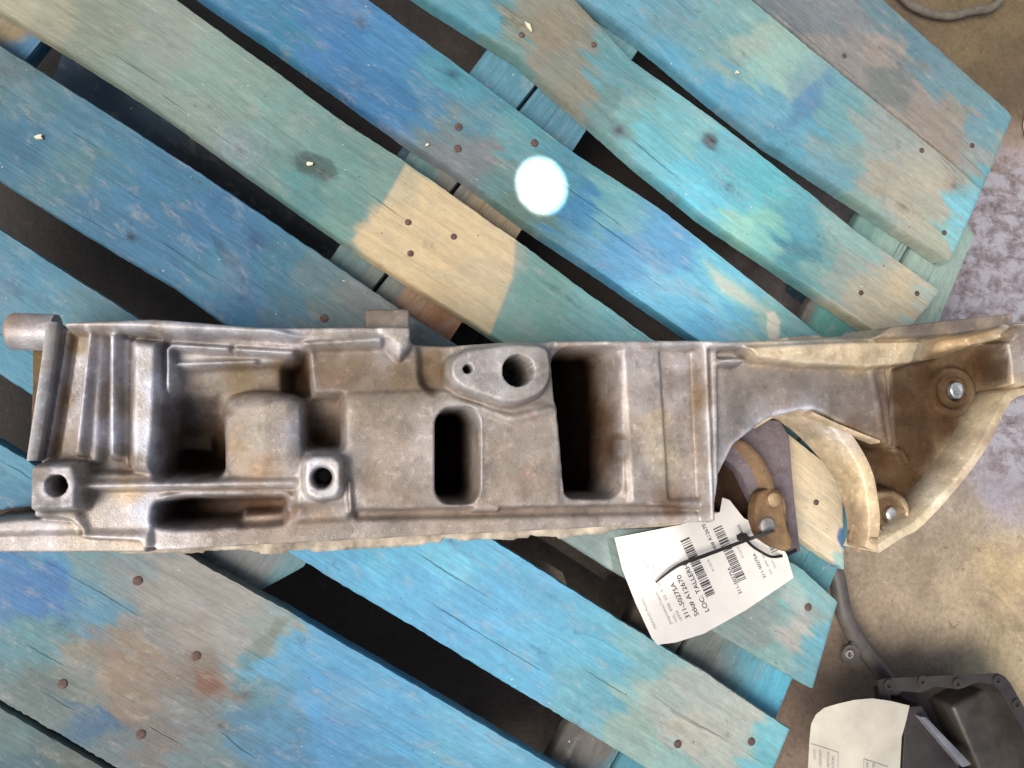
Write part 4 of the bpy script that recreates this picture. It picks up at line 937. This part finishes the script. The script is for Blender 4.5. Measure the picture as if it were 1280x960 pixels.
# black cable tie over the label
tie = empty('cable_tie', V(900, 695, 0.05), 'black plastic cable tie crossing the white paper label', 'cable tie')
def ribbon(name, pts, wpx, parent, mat, th=0.0012):
    """flat strap: list of (px, py, z)"""
    P3 = spline([V(*p) for p in pts], 8); v = []; f = []
    for i, p in enumerate(P3):
        t = (P3[min(i + 1, len(P3) - 1)] - P3[max(i - 1, 0)]).normalized(); s = t.cross(Vector((0, 0, 1))).normalized() * wpx * 0.00037
        if i < 10 and name == 'strap': s *= 0.35 + 0.065 * i
        v += [p + s, p - s, p - s - Vector((0, 0, th)), p + s - Vector((0, 0, th))]
    for i in range(len(P3) - 1):
        for k in range(4): f.append((i * 4 + k, i * 4 + (k + 1) % 4, i * 4 + 4 + (k + 1) % 4, i * 4 + 4 + k))
    f.append((0, 3, 2, 1)); m = len(v); f.append((m - 4, m - 3, m - 2, m - 1))
    return link(name, mesh(name, v, f, False), mat, parent)
def tz(x, y, d): return (x, y, float(ztag(x, y)) + d)
ribbon('strap', [tz(820,728,.006), tz(848,707,.012), tz(880,695,.012), tz(915,682,.013), tz(942,672,.016), (968,663,.062)], 4.8, tie, BLACKP)
ribbon('loop', [tz(931,672,.008), tz(940,682,.008), tz(952,690,.010), tz(965,696,.011), (982,694,.036), (996,688,.034)], 3.8, tie, BLACKP)
hb = [tuple(P(x, y, .056)) for x, y in ((925,670),(932,666),(938,673),(932,678),(926,676))]
prism('head', hb, 0.048, 0.0575, 0.0006, 1, BLACKP, tie)

# ------------------------------------------------------------------ small things around the pallet
# dark hose with eyelet bracket
hose = empty('bent_hose', V(1070, 780, ZF), 'dark bent plastic tube with an eyelet bracket on the floor beside the pallet', 'hose')
hp = [V(1036, 690, -0.10), V(1047, 728, -0.10), V(1056, 770, -0.105), V(1075, 805, -0.11), (V(1095, 832, -0.115)), V(1118, 862, -0.12)]
tube('tube', spline(hp, 8), 0.0105, 18, HOSEM, hose)
def ring(name, c, r0, r1, h, mat, parent): return lathe(name, [(r1, 0), (r0, 0), (r0, h), (r1, h), (r1, 0.0001)], 24, c, mat, parent)
def annulus(name, c, r0, r1, h, mat, parent, seg=24):
    v = []; f = []
    for k in range(seg):
        a = 2 * math.pi * k / seg
        for r, z in ((r0, 0), (r1, 0), (r1, h), (r0, h)): v.append((c[0] + r * math.cos(a), c[1] + r * math.sin(a), c[2] + z))
    for k in range(seg):
        b = (k + 1) % seg
        for q in range(4): f.append((k * 4 + q, k * 4 + (q + 1) % 4, b * 4 + (q + 1) % 4, b * 4 + q))
    me = mesh(name, v, f); me.set_sharp_from_angle(angle=math.radians(40)); return link(name, me, mat, parent)
annulus('eyelet', V(1060, 817, -0.105), 0.005, 0.0125, 0.006, HOSEM, hose)
annulus('bushing', V(1060, 817, -0.1), 0.0035, 0.0052, 0.004, plain('worn_bush_metal', (0.35, 0.33, 0.3), .5, .4), hose)
prism('bracket_arm', [tuple(P(x, y, -0.103)) for x, y in ((1062,804),(1078,794),(1086,812),(1070,818))], -0.108, -0.101, 0.001, 1, HOSEM, hose)

# black sump pan standing at the lower right
pan = empty('sump_pan', V(1200, 910, ZF), 'black metal oil pan with a bolted rim on the floor beside the pallet', 'oil pan')
zr = -0.055
rim_o = [(1097,850),(1108,848),(1252,841),(1262,852),(1300,920),(1330,1010),(1090,1010),(1100,880)]
rim_i = [(1112,862),(1150,866),(1170,858),(1200,862),(1222,852),(1245,856),(1275,905),(1296,960),(1304,1000),(1120,1000),(1118,900)]
def panmesh():
    k = 60
    def rs(pl_, z):
        q = P(*np.array(pl_ + [pl_[0]], float).T, z); d = np.r_[0, np.cumsum(np.linalg.norm(np.diff(q, axis=0), axis=1))]
        s = np.linspace(0, d[-1], k, endpoint=False); return [(np.interp(t, d, q[:, 0]), np.interp(t, d, q[:, 1]), z) for t in s]
    oB = rs(rim_o, zr - .008); oT = rs(rim_o, zr); iT = rs(rim_i, zr); iB = rs(rim_i, zr - .006)
    cen = V(1205, 940, ZF + 0.02)
    def toward(p, f_, z): return (p[0] + (cen.x - p[0]) * f_, p[1] + (cen.y - p[1]) * f_, z)
    w1 = [toward(p, .12, ZF + 0.03) for p in iB]; w2 = [toward(p, .35, ZF + 0.018) for p in iB]
    rings = [oB, oT, iT, iB, w1, w2]; v = [p for r in rings for p in r] + [tuple(cen)]
    f = [(r * k + i, r * k + (i + 1) % k, (r + 1) * k + (i + 1) % k, (r + 1) * k + i) for r in range(5) for i in range(k)]
    f += [(5 * k + i, 5 * k + (i + 1) % k, 6 * k) for i in range(k)]
    me = mesh('basin', v, f); me.set_sharp_from_angle(angle=math.radians(35)); return link('basin', me, DARKM, pan)
panmesh()
for (x, y) in ((1110,856),(1152,851),(1196,854),(1246,850),(1270,880)): annulus('bolt_eye', V(x, y, zr + .0005), 0.003, 0.0065, 0.002, DARKM, pan)
prism('floor_rib', [tuple(P(x, y, -0.07)) for x, y in ((1150,896),(1158,896),(1216,956),(1204,960))], ZF + 0.02, -0.07, 0.002, 2, plain('pan_rib_metal', (0.15, 0.15, 0.17), .35, .4), pan)
slab = [tuple(P(x, y, -0.08)) for x, y in ((1132,884),(1152,882),(1200,958),(1200,1000),(1126,1000))]
prism('baffle', slab, ZF + 0.015, -0.08, 0.002, 2, DARKM, pan)
prism('deep_side', [tuple(P(x, y, -0.085)) for x, y in ((1190,884),(1240,858),(1290,950),(1300,1000),(1240,1000))], ZF + 0.012, -0.085, 0.006, 3, plain('dusty_pan_side', (0.036, 0.030, 0.026), .5, .2, .5, 30), pan)

lab2 = empty('sump_label', V(1070, 920, -0.06), 'cream paper label with rounded corner and ruled table, lying on the black oil pan', 'label')
zl2 = lambda x, y: -0.045 + 0.010 * math.sin((x - 1010) / 40.0) - 0.0003 * (y - 880) * .2
L2P = [(1008,1000),(1012,925),(1014,905),(1020,893),(1030,885),(1046,880),(1068,875),(1090,873),(1112,876),(1137,882),(1133,900),(1127,922),(1125,960),(1124,1000)]
sheet('paper', L2P, zl2, plain('cream_label_paper', (0.36, 0.335, 0.28), 0.7, 0, 0.16, 22, 0.15, 0.3), parent=lab2)
U2, D2 = np.array([0.0, -1.0]), np.array([1.0, 0.05])
for s, x, y in (('DATE', 1020, 950), ('STK NUMBER', 1027, 968), ('DESCRIPTION', 1037, 972), ('LOCATION', 1043, 972), ('PART', 1086, 962), ('MODEL', 1094, 970)):
    text(s, x, y, 3.6, FAINT, lab2, zl2, U2, D2)
for (a, b) in (((1014,930),(1048,941)), ((1080,949),(1110,959)), ((1048,941),(1047,1000)), ((1080,949),(1079,1000))):
    ribbon('table_line', [(a[0], a[1], zl2(*a) + .0011), ((a[0]+b[0])/2, (a[1]+b[1])/2, zl2((a[0]+b[0])/2, (a[1]+b[1])/2) + .0011), (b[0], b[1], zl2(*b) + .0011)], 0.8, lab2, FAINT, 0.0003)

# cable at the top right, white container at the right edge
o = tube('grimy_cable', spline([V(1095, -60, ZF + .02), V(1125, -8, ZF + .014), V(1150, 12, ZF + .012), V(1185, 20, ZF + .012), V(1215, 14, ZF + .014), V(1245, 6, ZF + .016), V(1262, -30, ZF + .02)], 8), 0.0062, 14, CABLEM)
tag(o, 'grimy brown cable curving over the dark floor at the top right', 'cable')
wc = empty('white_container', V(1290, 165, ZF), 'off-white plastic container beside the pallet corner, cut by the right edge', 'container')
lathe('shell', [(0.030, 0.0), (0.036, 0.004), (0.037, 0.05), (0.036, 0.062), (0.030, 0.070), (0.012, 0.074)], 36, V(1301, 163, ZF + 0.001), WHITEP, wc)
lathe('cap', [(0.012, 0.0), (0.012, 0.012), (0.010, 0.014)], 20, V(1301, 163, ZF + 0.001) + Vector((0, 0, 0.0745)), WHITEP, wc)
# loose crumbs on the boards
def chip(px, py, w, h, ang, mat, label):
    c = V(px, py, 0.0012); k = 0.0005; pts = []
    for i in range(7):
        a = 2 * math.pi * i / 7; r = 1 + random.uniform(-.5, .4)
        x, y = math.cos(a) * w * r * k / 2, math.sin(a) * h * r * k / 2
        pts.append((c.x + x * math.cos(ang) - y * math.sin(ang), c.y + x * math.sin(ang) + y * math.cos(ang)))
    tag(prism('wood_chip', pts, 0.0008, 0.0032, 0, 1, mat), label, 'wood chip', 'loose pale chips on the boards')
chipm = plain('pale_chip', (0.6, 0.5, 0.36), .8)
chip(661, 34, 30, 8, -1.0, chipm, 'long pale wood chip near the top edge, on the turquoise deck board')
chip(386, 205, 17, 9, 0.3, chipm, 'pale chip lying in the dark stain on the green board')
chip(921, 91, 8, 7, 0.3, chipm, 'small pale chip on the light blue board at the upper right')
chip(48, 172, 20, 9, 0.2, chipm, 'pale chip on the deep blue board at the left edge')
chip(534, 182, 9, 6, 0.3, chipm, 'tiny pale chip at the edge of the blue board beside the dark gap')
